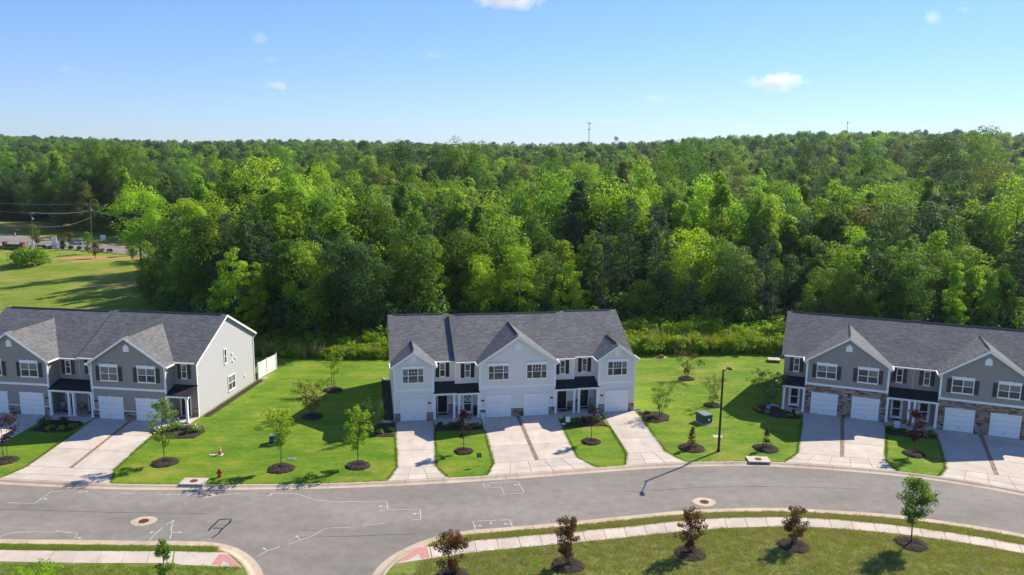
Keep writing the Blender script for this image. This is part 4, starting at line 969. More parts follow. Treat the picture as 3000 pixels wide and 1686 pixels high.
# far canopy: coarser crowns to the skyline
FAR = []
for i, (pf, h, rad, base) in enumerate([('round', 19, 6.2, 5), ('ovoid', 21, 5.4, 5), ('vase', 20, 6.4, 6), ('spire', 20, 4.6, 5), ('round', 17, 5.5, 4)]):
    V, lv = forest_crown(400 + i, h, rad, base, pf, 70, 26, .95, (1.0, 1.8)); m_ = quad_mesh('far_crown', V, lv); FAR.append(m_)
fp = []; fid = {}
for c in ('bright', 'mid', 'dark', 'olive'):
    for v in range(5): fid[(c, v)] = len(fp); fp.append((FAR[v].copy(), LEAF[c]))
recs = []; y = 466.0
while y < 2100:
    sp = 9.0 + (y - 466) * .011; half = .70 * y
    for x in np.arange(-half, half, sp):
        px, py = x + ge.uniform(-.45, .45) * sp, y + ge.uniform(-.45, .45) * sp
        c = ge.random() + .2 * hn(px * .5, py * .5); colr = 'bright' if c < .2 else 'mid' if c < .62 else 'dark'
        s = ge.uniform(.72, 1.3) * (1 + (y - 466) * .00015); recs.append((px, py, float(H(px, py)) - .5, ge.uniform(0, 6.28), s, s * ge.uniform(.85, 1.1), fid[(colr, int(ge.integers(0, 5)))]))
    y += sp * .95
scatter('distant_forest', fp, recs, 'hazy far forest reaching to the skyline')

# undergrowth along the wood's edge, rank grass before it
und = []
for i in range(4):
    r = np.random.default_rng(500 + i); n = 14; a = r.uniform(0, 6.28, n); q = np.sqrt(r.uniform(0, 1, n)) * 1.3
    c = np.stack([np.cos(a) * q, np.sin(a) * q, r.uniform(.3, 1.9, n)], 1); V, lv = blob_leaves(r, c, r.uniform(.4, .75, n), 60, .26, tone=r.uniform(.2, .7, n)); und.append(quad_mesh('bush_clump', V, lv))
protos = []; 
for c in ('dark', 'mid', 'bright'): protos += [(m_.copy(), LEAF[c]) for m_ in und]
recs = []
for k in range(1500):
    px = ge.uniform(-100, 95); de = ge.exponential(4.5) - 1.0
    py = float(edge_y(px)) + de
    if abs(px) > .66 * py + 4: continue
    s = ge.uniform(.6, 1.5) * (1 + .5 * (de > 2)); c = ge.choice(3, p=[.5, .35, .15]) if de > 0 else ge.choice(3, p=[.2, .4, .4])
    if de < 1: s *= .6
    recs.append((px, py, float(H(px, py)) - .15, ge.uniform(0, 6.28), s, s * ge.uniform(.8, 1.5), int(c * 4 + ge.integers(0, 4))))
scatter('undergrowth', protos, recs, 'leafy undergrowth along the shaded edge of the wood')
def blade_tuft(seed, n, h, spread, w, lean=.35, plume=False):
    r = np.random.default_rng(seed); a = r.uniform(0, 6.28, n); q = np.sqrt(r.uniform(0, 1, n)) * spread; B0 = np.stack([np.cos(a) * q, np.sin(a) * q, np.zeros(n)], 1)
    hh = h * r.uniform(.55, 1.1, n); b2 = r.uniform(0, 6.28, n); ln = r.uniform(0, lean, n) * hh; tip = B0 + np.stack([np.cos(b2) * ln, np.sin(b2) * ln, hh], 1); mid = (B0 * .5 + tip * .5) + np.array([0, 0, .08]) * hh[:, None]
    sd = np.stack([-np.sin(b2 + .6), np.cos(b2 + .6), np.zeros(n)], 1) * w * .5
    V = [np.stack([B0 - sd, B0 + sd, mid + sd * .8, mid - sd * .8], 1), np.stack([mid - sd * .8, mid + sd * .8, tip + sd * .15, tip - sd * .15], 1)]
    lv = np.clip(np.concatenate([r.uniform(.1, .6, n), r.uniform(.4, 1, n)]), 0, 1)
    return quad_mesh('grass_tuft', np.concatenate(V), lv)
tg = [(blade_tuft(600 + i, 60, 1.3 + .25 * i, .45, .05), LEAF['grass']) for i in range(3)] + [(blade_tuft(610 + i, 34, 1.7 + .3 * i, .35, .07, .25), LEAF['straw']) for i in range(2)] + [(und[0].copy(), LEAF['yellow']), (und[1].copy(), LEAF['bright'])]
recs = []
def lawn_back(x): return float(np.interp(x, [-46, -38, -30, -21, -15, -2, 8, 17, 23, 31, 36, 40, 72], [104, 99, 97.6, 97.6, 97.6, 98.3, 99.5, 101.6, 102.4, 102.8, 102.5, 101.5, 100]))
for k in range(4200):
    px = ge.uniform(-40, 52); lb = lawn_back(px); deep = max(1.5, float(edge_y(px)) + 1.5 - lb); big = px > 13
    t = ge.random() ** 1.4; py = lb + .1 + t * deep; u = ge.random()
    if big: p = int(ge.integers(0, 3)) if u < .60 else int(ge.integers(3, 5)) if u < .66 else int(ge.integers(5, 7)); s = ge.uniform(.7, 1.5)
    else: p = int(ge.integers(0, 3)) if u < .5 else int(ge.integers(3, 5)) if u < .62 else int(ge.integers(5, 7)); s = ge.uniform(.4, 1.0)
    if p >= 5: s *= .6 + .5 * t
    recs.append((px, py, float(H(px, py)) - .05 if py > lb + 2 else -.05, ge.uniform(0, 6.28), s, s * ge.uniform(.8, 1.2), p))
scatter('tall_grass', tg, recs, 'rank tall grass and weeds between the lawn and the wood')

# ------------------------------------------------------------------ planted trees, shrubs and beds
def mulch_ring(loc, rad, label, seed, tilt=0):
    r = random.Random(seed); b = MB(); n = 34; prof = [(1.0, -.03), (.97, .05), (.82, .14), (.55, .19), (.25, .17), (0.06, .15)]; vs = []; fs = []
    for k, (q, z) in enumerate(prof):
        for i in range(n):
            a = 2 * math.pi * i / n; w = q * rad * (1 + (.05 * math.sin(3 * a + seed) + r.uniform(-.06, .06)) * (q > .3)); vs.append((w * math.cos(a), w * math.sin(a), z + r.uniform(-.03, .035)))
    for k in range(len(prof) - 1):
        for i in range(n): j = (i + 1) % n; fs.append((k * n + i, k * n + j, (k + 1) * n + j, (k + 1) * n + i))
    fs.append(tuple((len(prof) - 1) * n + i for i in range(n))); b.add(vs, fs)
    for _ in range(230):                                   # loose chips
        a = r.uniform(0, 6.28); q = math.sqrt(r.random()) * rad * 1.08; z = max(.012, .19 * (1 - (q / rad) ** 3) + .01); p = Vector((q * math.cos(a), q * math.sin(a), z)); d = Vector((r.uniform(-1, 1), r.uniform(-1, 1), r.uniform(-.3, .5))).normalized() * r.uniform(.04, .1); e = d.cross(Vector((0, 0, 1))).normalized() * .02
        b.add([p - d - e, p - d + e, p + d + e, p + d - e], [(0, 1, 2, 3)])
    o = b.build('mulch_ring', MT['mulch'], loc=(loc[0], loc[1], 0)); return tag(o, label, 'mulch', 'mulch rings round planted trees')

def planted(name, label, loc, h, trunk_h, rad, leaf, nl, lsize, prof='ovoid', stems=1, spread=.2, gap=.0, seed=1, trunk_r=.045, cat='tree', group=None, bark='bark', clump=.28, ncl=26, flowers=0, lean=(0, 0)):
    r = random.Random(seed); g = np.random.default_rng(seed); root = empty(name, (loc[0], loc[1], 0)); b = MB(); tips = []
    for s_ in range(stems):
        a = 6.28 * s_ / stems + r.uniform(-.4, .4); o0 = Vector((math.cos(a), math.sin(a), 0)) * (.1 if stems > 1 else 0)
        top = Vector((math.cos(a) * spread * rad * (stems > 1) + lean[0], math.sin(a) * spread * rad * (stems > 1) + lean[1], h * r.uniform(.82, .95)))
        pts = [o0 + Vector((0, 0, -.1))]; n = 6
        for i in range(1, n + 1):
            t = i / n; p = o0.lerp(top, t ** 1.2); p.z = h * .92 * t; pts.append(p + Vector((r.uniform(-1, 1), r.uniform(-1, 1), 0)) * .03 * h * .3 * (i < n))
        rr = [trunk_r * (1 - .82 * i / n) for i in range(n + 1)]; b.path(pts, rr, 7)
        tips.append(pts[-1])
        for k in range(max(4, int(ncl / stems))):
            t = r.uniform(max(.1, trunk_h / h), .97); i = min(n - 1, int(t * n)); p = pts[i].lerp(pts[i + 1], t * n - i); tt = (t * h - trunk_h) / max(.1, h - trunk_h)
            R0 = rad * float(PROF[prof](np.array(max(.02, min(.98, tt))))) * r.uniform(.55, 1.1); a2 = r.uniform(0, 6.28); q = p + Vector((math.cos(a2) * R0, math.sin(a2) * R0, R0 * r.uniform(.15, .9)))
            if q.z > h: q.z = h * r.uniform(.93, 1)
            b.path([p, p.lerp(q, .5) + Vector((0, 0, -.02)), q], [trunk_r * (1 - t) * .5 + .006, .008, .004], 4); tips.append(q); tips.append(p.lerp(q, .62))
    b.build('trunk', MT[bark], root, smooth=True)
    nl = int(nl * 1.75); lsize = lsize * .74; T = np.array([tuple(t) for t in tips]); idx = g.integers(0, len(T), nl); d = g.normal(size=(nl, 3)); d /= np.linalg.norm(d, axis=1, keepdims=True)
    P = T[idx] + d * (clump * np.cbrt(g.uniform(0.05, 1, nl)))[:, None]; N = d + g.normal(size=(nl, 3)) * .7; N[:, 2] += .4
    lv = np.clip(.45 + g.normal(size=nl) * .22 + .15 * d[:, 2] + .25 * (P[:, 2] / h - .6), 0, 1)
    V = leaf_quads(P, N, lsize * g.uniform(.6, 1.3, nl), .62, g)
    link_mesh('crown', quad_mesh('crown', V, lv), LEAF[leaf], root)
    if flowers:
        idx = g.integers(0, len(T), flowers); P = T[idx] + g.normal(size=(flowers, 3)) * clump * .6; link_mesh('blossom', quad_mesh('blossom', leaf_quads(P, g.normal(size=(flowers, 3)) + np.array([0, 0, 1]), .16 * g.uniform(.7, 1.3, flowers), .8, g), g.uniform(0, 1, flowers)), LEAF['flower'], root)
    return tag(root, label, cat, group)

def shrub(label, loc, rad, h, leaf, seed, n=420, lsize=.1, name='shrub', flowers=0, group='shrubs planted by the townhouses', z=0., fl='flower', core=True):
    g = np.random.default_rng(seed); k = 13; a = g.uniform(0, 6.28, k); q = np.sqrt(g.uniform(0, 1, k)) * rad * .62
    c = np.stack([np.cos(a) * q, np.sin(a) * q, h * .25 + g.uniform(0, .5, k) * h * (1 - .5 * q / rad)], 1)
    V, lv = blob_leaves(g, c, np.full(k, rad * .42) * g.uniform(.7, 1.1, k), n // k, lsize, tone=g.uniform(.25, .7, k))
    root = empty(name, (loc[0], loc[1], z)); link_mesh('foliage', quad_mesh('foliage', V, lv), LEAF[leaf], root)
    b = MB()
    for i in range(6): b.tube((g.uniform(-.05, .05), g.uniform(-.05, .05), -.05), tuple(c[i] * np.array([.8, .8, .9])), .014, .006, 5)
    b.build('stems', MT['bark'], root)
    if flowers:
        P = c[g.integers(0, k, flowers)] + g.normal(size=(flowers, 3)) * rad * .35 + np.array([0, 0, rad * .25]); link_mesh('blossom', quad_mesh('blossom', leaf_quads(P, g.normal(size=(flowers, 3)) * .4 + np.array([0, 0, 1]), .14 * g.uniform(.7, 1.4, flowers), .9, g), g.uniform(0, 1, flowers)), LEAF[fl], root)
    return tag(root, label, 'shrub', group)

def bed(label, pts, seed, hgt=.1):
    r = random.Random(seed); q = []
    P = [Vector((p[0], p[1], 0)) for p in pts]
    for i in range(len(P)):
        a, c = P[i], P[(i + 1) % len(P)]; n = max(1, int((c - a).length / .35))
        for k in range(n): q.append(a.lerp(c, k / n) + Vector((r.uniform(-.05, .05), r.uniform(-.05, .05), 0)))
    ctr = sum(q, Vector()) / len(q); b = MB(); n = len(q); vs = []
    for s, z in ((1.0, -.02), (.96, .05), (.75, hgt), (.4, hgt + .03)):
        vs += [ctr + (p - ctr) * s + Vector((0, 0, z + r.uniform(-.02, .03) * (s < 1))) for p in q]
    fs = [(k * n + i, k * n + (i + 1) % n, (k + 1) * n + (i + 1) % n, (k + 1) * n + i) for k in range(3) for i in range(n)] + [tuple(3 * n + i for i in range(n))]
    b.add(vs, fs); return tag(b.build('mulch_bed', MT['mulch']), label, 'mulch bed', 'mulch beds by the townhouses')

GT = 'young trees planted in the lawns'
# left lawn
for i, (x, y, rad, lab) in enumerate([(-29.17, 63.75, 1.12, 'dark mulch ring round the loose yellow-green tree by the left driveway'), (-19.05, 62.8, 1.12, 'dark mulch ring round the yellow tree near the green cabinet'), (-12.81, 63.6, 1.05, 'dark mulch ring round the tree left of the single driveway'),
    (-19.66, 75.7, 1.05, 'dark mulch ring in house shadow under the brown-leaved shrub tree'), (-19.53, 84.4, 1.1, 'dark mulch ring half in shadow on the back lawn left of middle block'), (-42.6, 63.7, 1.0, 'dark mulch ring at the left photo edge'),
    (-4.11, 67.1, .85, 'small mulch ring on the grass patch left of the double driveway'), (7.45, 69.8, .9, 'small mulch ring on the grass patch right of the double driveway'), (20.66, 90.6, .95, 'mulch ring farthest back on the street lamp lawn'), (21.34, 80.85, .95, 'mulch ring just behind the street lamp pole'),
    (16.45, 68.6, 1.2, 'chunky mulch ring left of the street lamp base'), (23.2, 68.7, 1.15, 'chunky mulch ring right of the street lamp base'), (36.16, 67.8, .95, 'mulch ring half in shadow between the right driveways'),
    (-3.54, 46.3, 1.05, 'mulch ring cut by the bottom photo edge beside the kerb ramp'), (3.82, 47.75, 1.08, 'black mulch ring, second from left below the curved sidewalk'), (12.14, 49.5, 1.05, 'black mulch ring, third from left below the curved sidewalk'), (19.51, 50.75, 1.08, 'black mulch ring, fourth from left below the curved sidewalk'), (27.78, 51.2, 1.1, 'black mulch ring under the green round-headed street tree')]):
    mulch_ring((x, y), rad, lab, 20 + i)
planted('young_tree', 'tall loose yellow-green tree beside the left block driveway', (-29.17, 63.75), 5.9, 1.5, 1.25, 'bright', 900, .24, 'ovoid', gap=.3, seed=31, ncl=30, clump=.3, group=GT)
planted('young_tree', 'small tree with bright yellow top near the green cabinet', (-19.05, 62.8), 5.4, 2.1, 1.15, 'yellow', 950, .24, 'vase', seed=52, ncl=24, clump=.34, group=GT)
planted('young_tree', 'leafy yellow-green tree left of the single driveway', (-12.81, 63.6), 5.6, 1.6, 1.25, 'yellow', 1100, .22, 'ovoid', seed=33, ncl=40, clump=.26, group=GT)
planted('crepe_myrtle', 'brown-leaved multi-stem shrub tree at the middle block shadow edge', (-19.66, 75.7), 3.7, .8, 1.6, 'bronze_green', 1000, .2, 'vase', stems=6, spread=.75, seed=34, ncl=44, trunk_r=.03, group=GT)
planted('young_tree', 'thin pale green tree on the back lawn left of middle block', (-19.53, 84.4), 4.6, 1.8, 1.3, 'bright', 420, .22, 'round', seed=35, ncl=22, clump=.3, group=GT, stems=2, spread=.15)
planted('young_tree', 'dark purple tree at the left photo edge', (-42.6, 63.7), 4.0, 1.5, 1.0, 'purple', 900, .19, 'vase', stems=3, spread=.5, seed=36, trunk_r=.03, group=GT)
planted('young_tree', 'slim dark purple tree on the grass left of the double driveway', (-4.11, 67.1), 4.1, 1.5, .72, 'purple', 1000, .18, 'ovoid', seed=37, ncl=26, clump=.22, group=GT)
planted('young_tree', 'slim dark purple tree on the grass right of the double driveway', (7.45, 69.8), 4.0, 1.7, .62, 'purple', 700, .17, 'ovoid', seed=38, ncl=24, clump=.2, group=GT)
planted('young_tree', 'slim dark purple tree between the right driveways', (36.16, 67.8), 4.3, 1.5, 1.0, 'purple', 1200, .19, 'ovoid', seed=39, ncl=30, clump=.27, group=GT)
planted('crepe_myrtle', 'reddish brown shrub tree farthest back on the street lamp lawn', (20.66, 90.6), 3.2, .8, 1.35, 'bronze_green', 700, .19, 'vase', stems=5, spread=.7, seed=40, ncl=34, trunk_r=.028, group=GT)
planted('crepe_myrtle', 'sparse brown-green shrub tree just behind the street lamp pole', (21.34, 80.85), 3.3, .7, 1.1, 'bronze_green', 420, .19, 'ovoid', stems=4, spread=.6, seed=41, ncl=22, trunk_r=.028, group=GT)
planted('crepe_myrtle', 'small green shrub tree in the mulch bed right of middle block', (15.2, 77.2), 3.0, .9, 1.3, 'mid', 800, .17, 'vase', stems=5, spread=.7, seed=42, ncl=36, trunk_r=.03, group=GT, clump=.24)
planted('conifer', 'small russet cone-shaped conifer left of the street lamp base', (16.45, 68.6), 2.15, .15, .48, 'bronze', 700, .13, 'spire', seed=43, ncl=44, trunk_r=.03, group=GT, clump=.13)
planted('conifer', 'small russet cone-shaped conifer right of the street lamp base', (23.2, 68.7), 2.3, .15, .45, 'bronze', 560, .13, 'spire', seed=44, ncl=40, trunk_r=.03, group=GT, clump=.12)
planted('young_tree', 'green flowering tree in the bed by the right block porch', (26.99, 80.4), 3.9, .9, 1.65, 'mid', 1500, .18, 'round', stems=4, spread=.6, seed=45, ncl=50, trunk_r=.035, group=GT, flowers=26)
planted('young_tree', 'shaded green tree by the left front corner of middle block', (-12.9, 70.6), 3.6, .7, 1.15, 'dark', 900, .18, 'ovoid', stems=3, spread=.6, seed=46, ncl=36, trunk_r=.03, group=GT, flowers=14)
# near verge
planted('crepe_myrtle', 'bronze-leaved shrub tree cut by the bottom photo edge', (-3.54, 46.3), 3.0, .35, .85, 'bronze', 2600, .14, 'ovoid', stems=7, spread=.55, seed=60, ncl=60, trunk_r=.022, group=GT, clump=.2)
planted('crepe_myrtle', 'bronze-leaved shrub tree, second from left below the curved sidewalk', (3.82, 47.75), 3.5, .75, .68, 'bronze', 2400, .14, 'ovoid', stems=8, spread=.55, seed=61, ncl=60, trunk_r=.022, group=GT, clump=.18)
planted('crepe_myrtle', 'bronze-leaved shrub tree, third from left below the curved sidewalk', (12.14, 49.5), 3.3, .5, .82, 'bronze', 2300, .14, 'ovoid', stems=8, spread=.6, seed=62, ncl=60, trunk_r=.022, group=GT, clump=.18)
planted('crepe_myrtle', 'bronze-leaved shrub tree, fourth from left below the curved sidewalk', (19.51, 50.75), 2.9, .45, .7, 'bronze', 2000, .14, 'ovoid', stems=7, spread=.55, seed=63, ncl=54, trunk_r=.022, group=GT, clump=.18)
planted('street_tree', 'round-headed dark green street tree at the lower right', (27.78, 51.2), 5.1, 1.7, 1.15, 'mid', 3600, .16, 'ovoid', seed=64, ncl=70, trunk_r=.055, group=GT, clump=.27)
planted('young_tree', 'narrow dark green sapling at the bottom edge before the left sidewalk', (-20.9, 44.6), 3.3, .5, .5, 'mid', 1100, .16, 'ovoid', seed=65, ncl=36, group=GT, clump=.2)
planted('young_tree', 'light yellow-green bush tree at the lower left corner', (-27.7, 43.0), 2.0, .3, 1.2, 'yellow', 1300, .16, 'round', stems=4, spread=.6, seed=66, ncl=50, trunk_r=.025, group=GT, clump=.28)
b = MB(); b.box(-.02, .02, -.02, .02, 0, 1.05); tag(b.build('tree_stake', MT['steel'], loc=(-4.3, 46.3, 0)), 'pale metal stake beside the bronze shrub tree at bottom edge', 'stake')

# beds and shrubs by the houses
bed('dark mulch bed before the left pair of middle block porches', [(-7.2, 73.35), (-5.9, 73.55), (-4.2, 73.9), (-2.75, 74.1), (-2.5, 72.7), (-7.15, 71.95)], 1)
bed('dark mulch bed before the right pair of middle block porches', [(4.95, 75.5), (6.2, 75.7), (9.15, 76.2), (9.6, 74.0), (7.6, 73.9), (5.3, 73.5)], 2)
bed('shaded mulch bed at the left front corner of middle block', [(-12.6, 70.3), (-10.8, 70.45), (-11.25, 74.1), (-13.2, 74.0)], 3)
bed('brown mulch bed with shrub tree right of middle block driveway', [(13.0, 78.5), (13.35, 75.4), (14.4, 75.0), (15.8, 75.9), (16.15, 77.5), (15.4, 78.7)], 4)
bed('curved mulch bed with globe by the right block porch', [(25.2, 80.0), (25.35, 78.6), (26.9, 77.1), (29.35, 76.75), (29.75, 78.0), (28.7, 79.3), (28.0, 80.9), (26.6, 81.3)], 5)
bed('mulch bed with white flowers at the left block end corner', [(-32.8, 70.4), (-31.1, 69.2), (-28.9, 69.4), (-28.5, 71.2), (-29.6, 73.0), (-32.6, 72.6)], 6)
bed('mulch bed with dark shrubs between the left block driveways', [(-44.9, 70.9), (-42.9, 70.4), (-41.0, 70.6), (-40.75, 72.7), (-41.5, 73.6), (-44.6, 73.9)], 7)
bed('mulch bed with shrubs between the right block driveways', [(36.6, 74.4), (38.2, 73.9), (40.9, 73.0), (40.2, 71.6), (38.0, 72.0), (35.9, 72.7)], 8)
bed('dark mulch strip along the shaded left wall of middle block', [(-11.5, 74.9), (-12.35, 74.7), (-14.9, 88.4), (-14.0, 88.6)], 9, .04)
bed('brown mulch strip along the pale left block end wall', [(-30.35, 75.2), (-29.75, 75.2), (-28.2, 88.0), (-28.85, 88.1)], 10, .04)
SH = [(-6.75, 73.2, .4, .7, 'dark', 'leafy shrub by the walk, first from left before middle block'), (-5.6, 72.8, .62, .9, 'dark', 'round dark shrub, second from left before middle block'), (-4.7, 73.2, .5, .8, 'mid', 'mid-green shrub behind the left slim purple tree'), (-3.2, 73.0, .55, .8, 'mid', 'green shrub at the left corner of the double driveway'),
      (5.5, 74.9, .5, .8, 'mid', 'green shrub at the right corner of the double driveway'), (6.4, 74.6, .6, .8, 'mid', 'round green shrub behind the small white sign'), (7.4, 74.9, .65, .95, 'purple', 'dark purple shrub in the right middle block bed'), (8.6, 75.0, .5, .9, 'olive', 'olive shrub beside the right single driveway'),
      (-12.3, 71.2, .5, .6, 'yellow', 'yellowish shrub at the shaded left corner of middle block'), (-11.3, 71.6, .45, .6, 'dark', 'dark shrub beside the left single driveway'),
      (13.9, 77.6, .45, .5, 'dark', 'low dark shrub at the back of the brown mulch bed'), (14.0, 76.2, .45, .4, 'dark', 'low dark shrub at the front of the brown mulch bed'),
      (26.3, 78.3, .4, .5, 'bright', 'bright green shrub in the globe bed'), (28.3, 77.3, .45, .55, 'mid', 'green shrub beside the black path light'), (29.2, 77.2, .42, .55, 'mid', 'green shrub at the edge of the right driveway'),
      (-31.2, 71.4, .7, 1.2, 'mid', 'green shrub with white flowers at the left block end'), (-30.1, 70.6, .6, .95, 'dark', 'dark green shrub at the left block end bed'), (-29.2, 71.0, .5, .8, 'bright', 'pale flowering shrub nearest the lawn at left block end'),
      (-44.0, 72.0, .75, 1.3, 'dark', 'tall dark shrub between the left driveways'), (-42.6, 72.6, .6, .9, 'dark', 'dark shrub behind the row between the left driveways'), (-43.0, 71.0, .5, .6, 'bright', 'left low green shrub between the left driveways'), (-42.0, 71.0, .5, .6, 'bright', 'middle low green shrub between the left driveways'), (-41.2, 71.6, .5, .6, 'bright', 'right low green shrub between the left driveways'),
      (36.7, 73.7, .42, .7, 'mid', 'small shrub at the left end of the right bed'), (37.6, 73.1, .5, .55, 'dark', 'low dark shrub behind the right purple tree'), (38.8, 72.9, .5, .5, 'dark', 'low dark shrub in the middle of the right bed'), (40.0, 72.4, .55, .8, 'mid', 'green shrub at the right end of the right bed')]
for i, (x, y, rd_, hh, lf, lab) in enumerate(SH): shrub(lab, (x, y), rd_, hh, lf, 700 + i, n=520, lsize=.12, flowers=18 if 'flower' in lab else 0)
for i, (x, y) in enumerate([(25.6, 79.6), (25.75, 79.1), (28.3, 78.9)]): shrub(['orange flower clump at the tip of the globe bed', 'lower orange flower clump near the globe bed tip', 'yellow-orange flower clump by the right porch'][i], (x, y), .2, .25, 'bright', 760 + i, 160, .07, 'flower_clump', 26, 'flower clumps in the globe bed', fl='orange')
# bits in the beds
tag(MB().lathe([(.02, 0), (.05, .3), (.2, .36), (.24, .5), (.2, .66), (.02, .72)], 16).build('garden_globe', MT['blueball'], loc=(26.55, 78.7, .1), smooth=True), 'blue glass gazing globe in the curved bed', 'ornament')
tag(MB().lathe([(.16, 0), (.16, .62), (.2, .64), (.2, .7), (.05, .76)], 12).build('path_light', MT['black'], loc=(28.75, 77.65, 0)), 'short black post light by the right block walk', 'lamp')
def planter(loc, label, r0=.2, r1=.27, h=.55, m='vinyl'):
    return tag(MB().lathe([(r0, 0), (r1, h - .06), (r1 + .03, h - .06), (r1 + .03, h), (r1 - .04, h), (r1 - .06, h - .15)], 18).build('planter_pot', MT[m], loc=loc, smooth=False), label, 'pot')
planter((-2.75, 75.75, .02), 'white ribbed pot beside the left double garage door'); planter((38.0, 74.9, .02), 'white pot on the walk before the right block porches', .22, .26, .5)
planter((-3.0, 73.7, .08), 'pale pot at the driveway corner before middle block', .14, .18, .35, 'steel')
sg = empty('yard_sign', (5.6, 74.1, .05)); MB().box(-.02, .02, -.02, .02, 0, .35).build('post', MT['steel'], sg); MB().box(-.22, .22, -.015, .015, .3, .85).build('board', MT['vinyl'], sg); MB().box(-.6, -.22, -.2, .1, .12, .16).build('shelf', MT['vinyl'], sg); tag(sg, 'small white sign among the shrubs right of the double driveway', 'sign')
def chair(loc, rz, label):
    o = empty('porch_chair', loc, rz)
    MB().box(-.25, .25, -.25, .25, .4, .44).build('seat', MT['steel'], o); MB().box(-.25, .25, .22, .26, .44, .95).build('backrest', MT['steel'], o)
    for x in (-.22, .22):
        for y in (-.22, .22): MB().box(x - .02, x + .02, y - .02, y + .02, 0, .4).build('leg', MT['black'], o)
        MB().box(x - .025, x + .025, -.25, .22, .6, .64).build('armrest', MT['steel'], o)
    return tag(o, label, 'chair')
def hp(root, X, Y): 
    c, s = math.cos(root.rotation_euler.z), math.sin(root.rotation_euler.z); return (root.location.x + X * c - Y * s, root.location.y + X * s + Y * c)
p_ = hp(townC, 20.25, .9); chair((p_[0], p_[1], .12), .1 - .3, 'grey metal chair on the rightmost middle block porch')
p_ = hp(townL, -14.0, .9); chair((p_[0], p_[1], .12), 0, 'dark chair on the shaded left block porch')
p_ = hp(townC, 17.75, .8); b = MB(); b.lathe([(.16, 0), (.22, .3), (.2, .32)], 12); tag(b.build('flower_pot', MT['rust'], loc=(p_[0], p_[1], .12)), 'pot on the porch third from left in middle block', 'pot')
p_ = hp(townC, 8.05, .7); tag(MB().box(-.16, .16, -.16, .16, 0, .7).lathe([(.2, .7), (.2, .78)], 10).build('waste_bin', MT['black'], loc=(p_[0], p_[1], .12)), 'dark bin beside the white storm door', 'bin')
for i, (x, y) in enumerate([(-28.3, 88.5), (-14.6, 88.9), (13.0, 79.1), (-12.1, 74.4), (27.9, 80.9)]):
    b = MB(); b.box(-.15, .15, -.45, .45, 0, .07); b.box(-.15, -.11, -.45, .45, .07, .13); b.box(.11, .15, -.45, .45, .07, .13)
    o = b.build('splash_block', MT['concrete'], loc=(x, y, 0)); o.rotation_euler.z = [-.5, .3, -1.2, 1.2, 1.1][i]
    tag(o, ['splash block at the back corner of the pale end wall', 'splash block at the shaded back left corner of middle block', 'splash block at the right front corner of middle block', 'splash block at the left front corner of middle block', 'splash block beside the right block porch'][i], 'splash block', 'concrete splash blocks')
# ------------------------------------------------------------------ white fence behind the left block
fx = [hp(townL, .1, 15.0), hp(townL, .22, 17.1), hp(townL, .45, 19.2)]
fr = empty('vinyl_fence', (fx[0][0], fx[0][1], 0)); tag(fr, 'white vinyl privacy fence behind the left block end wall', 'fence')
for i, (x, y) in enumerate(fx):
    b = MB(); b.box(-.065, .065, -.065, .065, 0, 1.95); b.prism([(-.08, -.08, 1.95), (.08, -.08, 1.95), (.08, .08, 1.95), (-.08, .08, 1.95)], [(-.01, -.01, 2.04), (.01, -.01, 2.04), (.01, .01, 2.04), (-.01, .01, 2.04)]); b.build('post', MT['vinyl'], fr, (x - fx[0][0], y - fx[0][1], 0))
for i in range(2):
    a = Vector((fx[i][0] - fx[0][0], fx[i][1] - fx[0][1], 0)); c = Vector((fx[i + 1][0] - fx[0][0], fx[i + 1][1] - fx[0][1], 0)); d = c - a; L = d.length; d.normalize(); n = 13
    for k in range(n):
        p0 = a + d * (.07 + (L - .14) * k / n); p1 = a + d * (.07 + (L - .14) * (k + 1) / n - .008); s_ = Vector((-d.y, d.x, 0)) * .012
        MB().prism([p0 - s_ + Vector((0, 0, .12)), p1 - s_ + Vector((0, 0, .12)), p1 + s_ + Vector((0, 0, .12)), p0 + s_ + Vector((0, 0, .12))], [q + Vector((0, 0, 1.78)) for q in (p0 - s_, p1 - s_, p1 + s_, p0 + s_)]).build('plank', MT['vinyl'], fr)
    for z in (.05, 1.78):
        s_ = Vector((-d.y, d.x, 0)) * .03; q = [a - s_, c - s_, c + s_, a + s_]; MB().prism([v + Vector((0, 0, z)) for v in q], [v + Vector((0, 0, z + .1)) for v in q]).build('rail', MT['vinyl'], fr)

# ------------------------------------------------------------------ street furniture
lp = empty('street_lamp', (18.69, 67.9, 0)); tag(lp, 'tall black street lamp with short arm on the lawn by the kerb', 'street lamp')
b = MB(); b.lathe([(.17, -.1), (.17, .12), (.13, .16), (.115, .3), (.075, 7.45), (.085, 7.46), (.085, 7.58), (.02, 7.62)], 14); b.build('pole', MT['black'], lp, smooth=False)
MB().path([(0, 0, 7.42), (0, -.7, 7.75), (0, -1.35, 8.1), (0, -1.6, 8.2)], [.045, .042, .04, .04], 8).build('arm', MT['black'], lp)
b = MB(); b.prism([(-.13, -1.5, 8.13), (.13, -1.5, 8.13), (.16, -2.2, 8.17), (-.16, -2.2, 8.17)], [(-.1, -1.55, 8.27), (.1, -1.55, 8.27), (.12, -2.12, 8.29), (-.12, -2.12, 8.29)]); hd = b.build('lamp_head', MT['black'], lp)
MB().box(-.11, .11, -2.1, -1.75, 8.12, 8.15).build('lens', MT['vinyl'], hd)

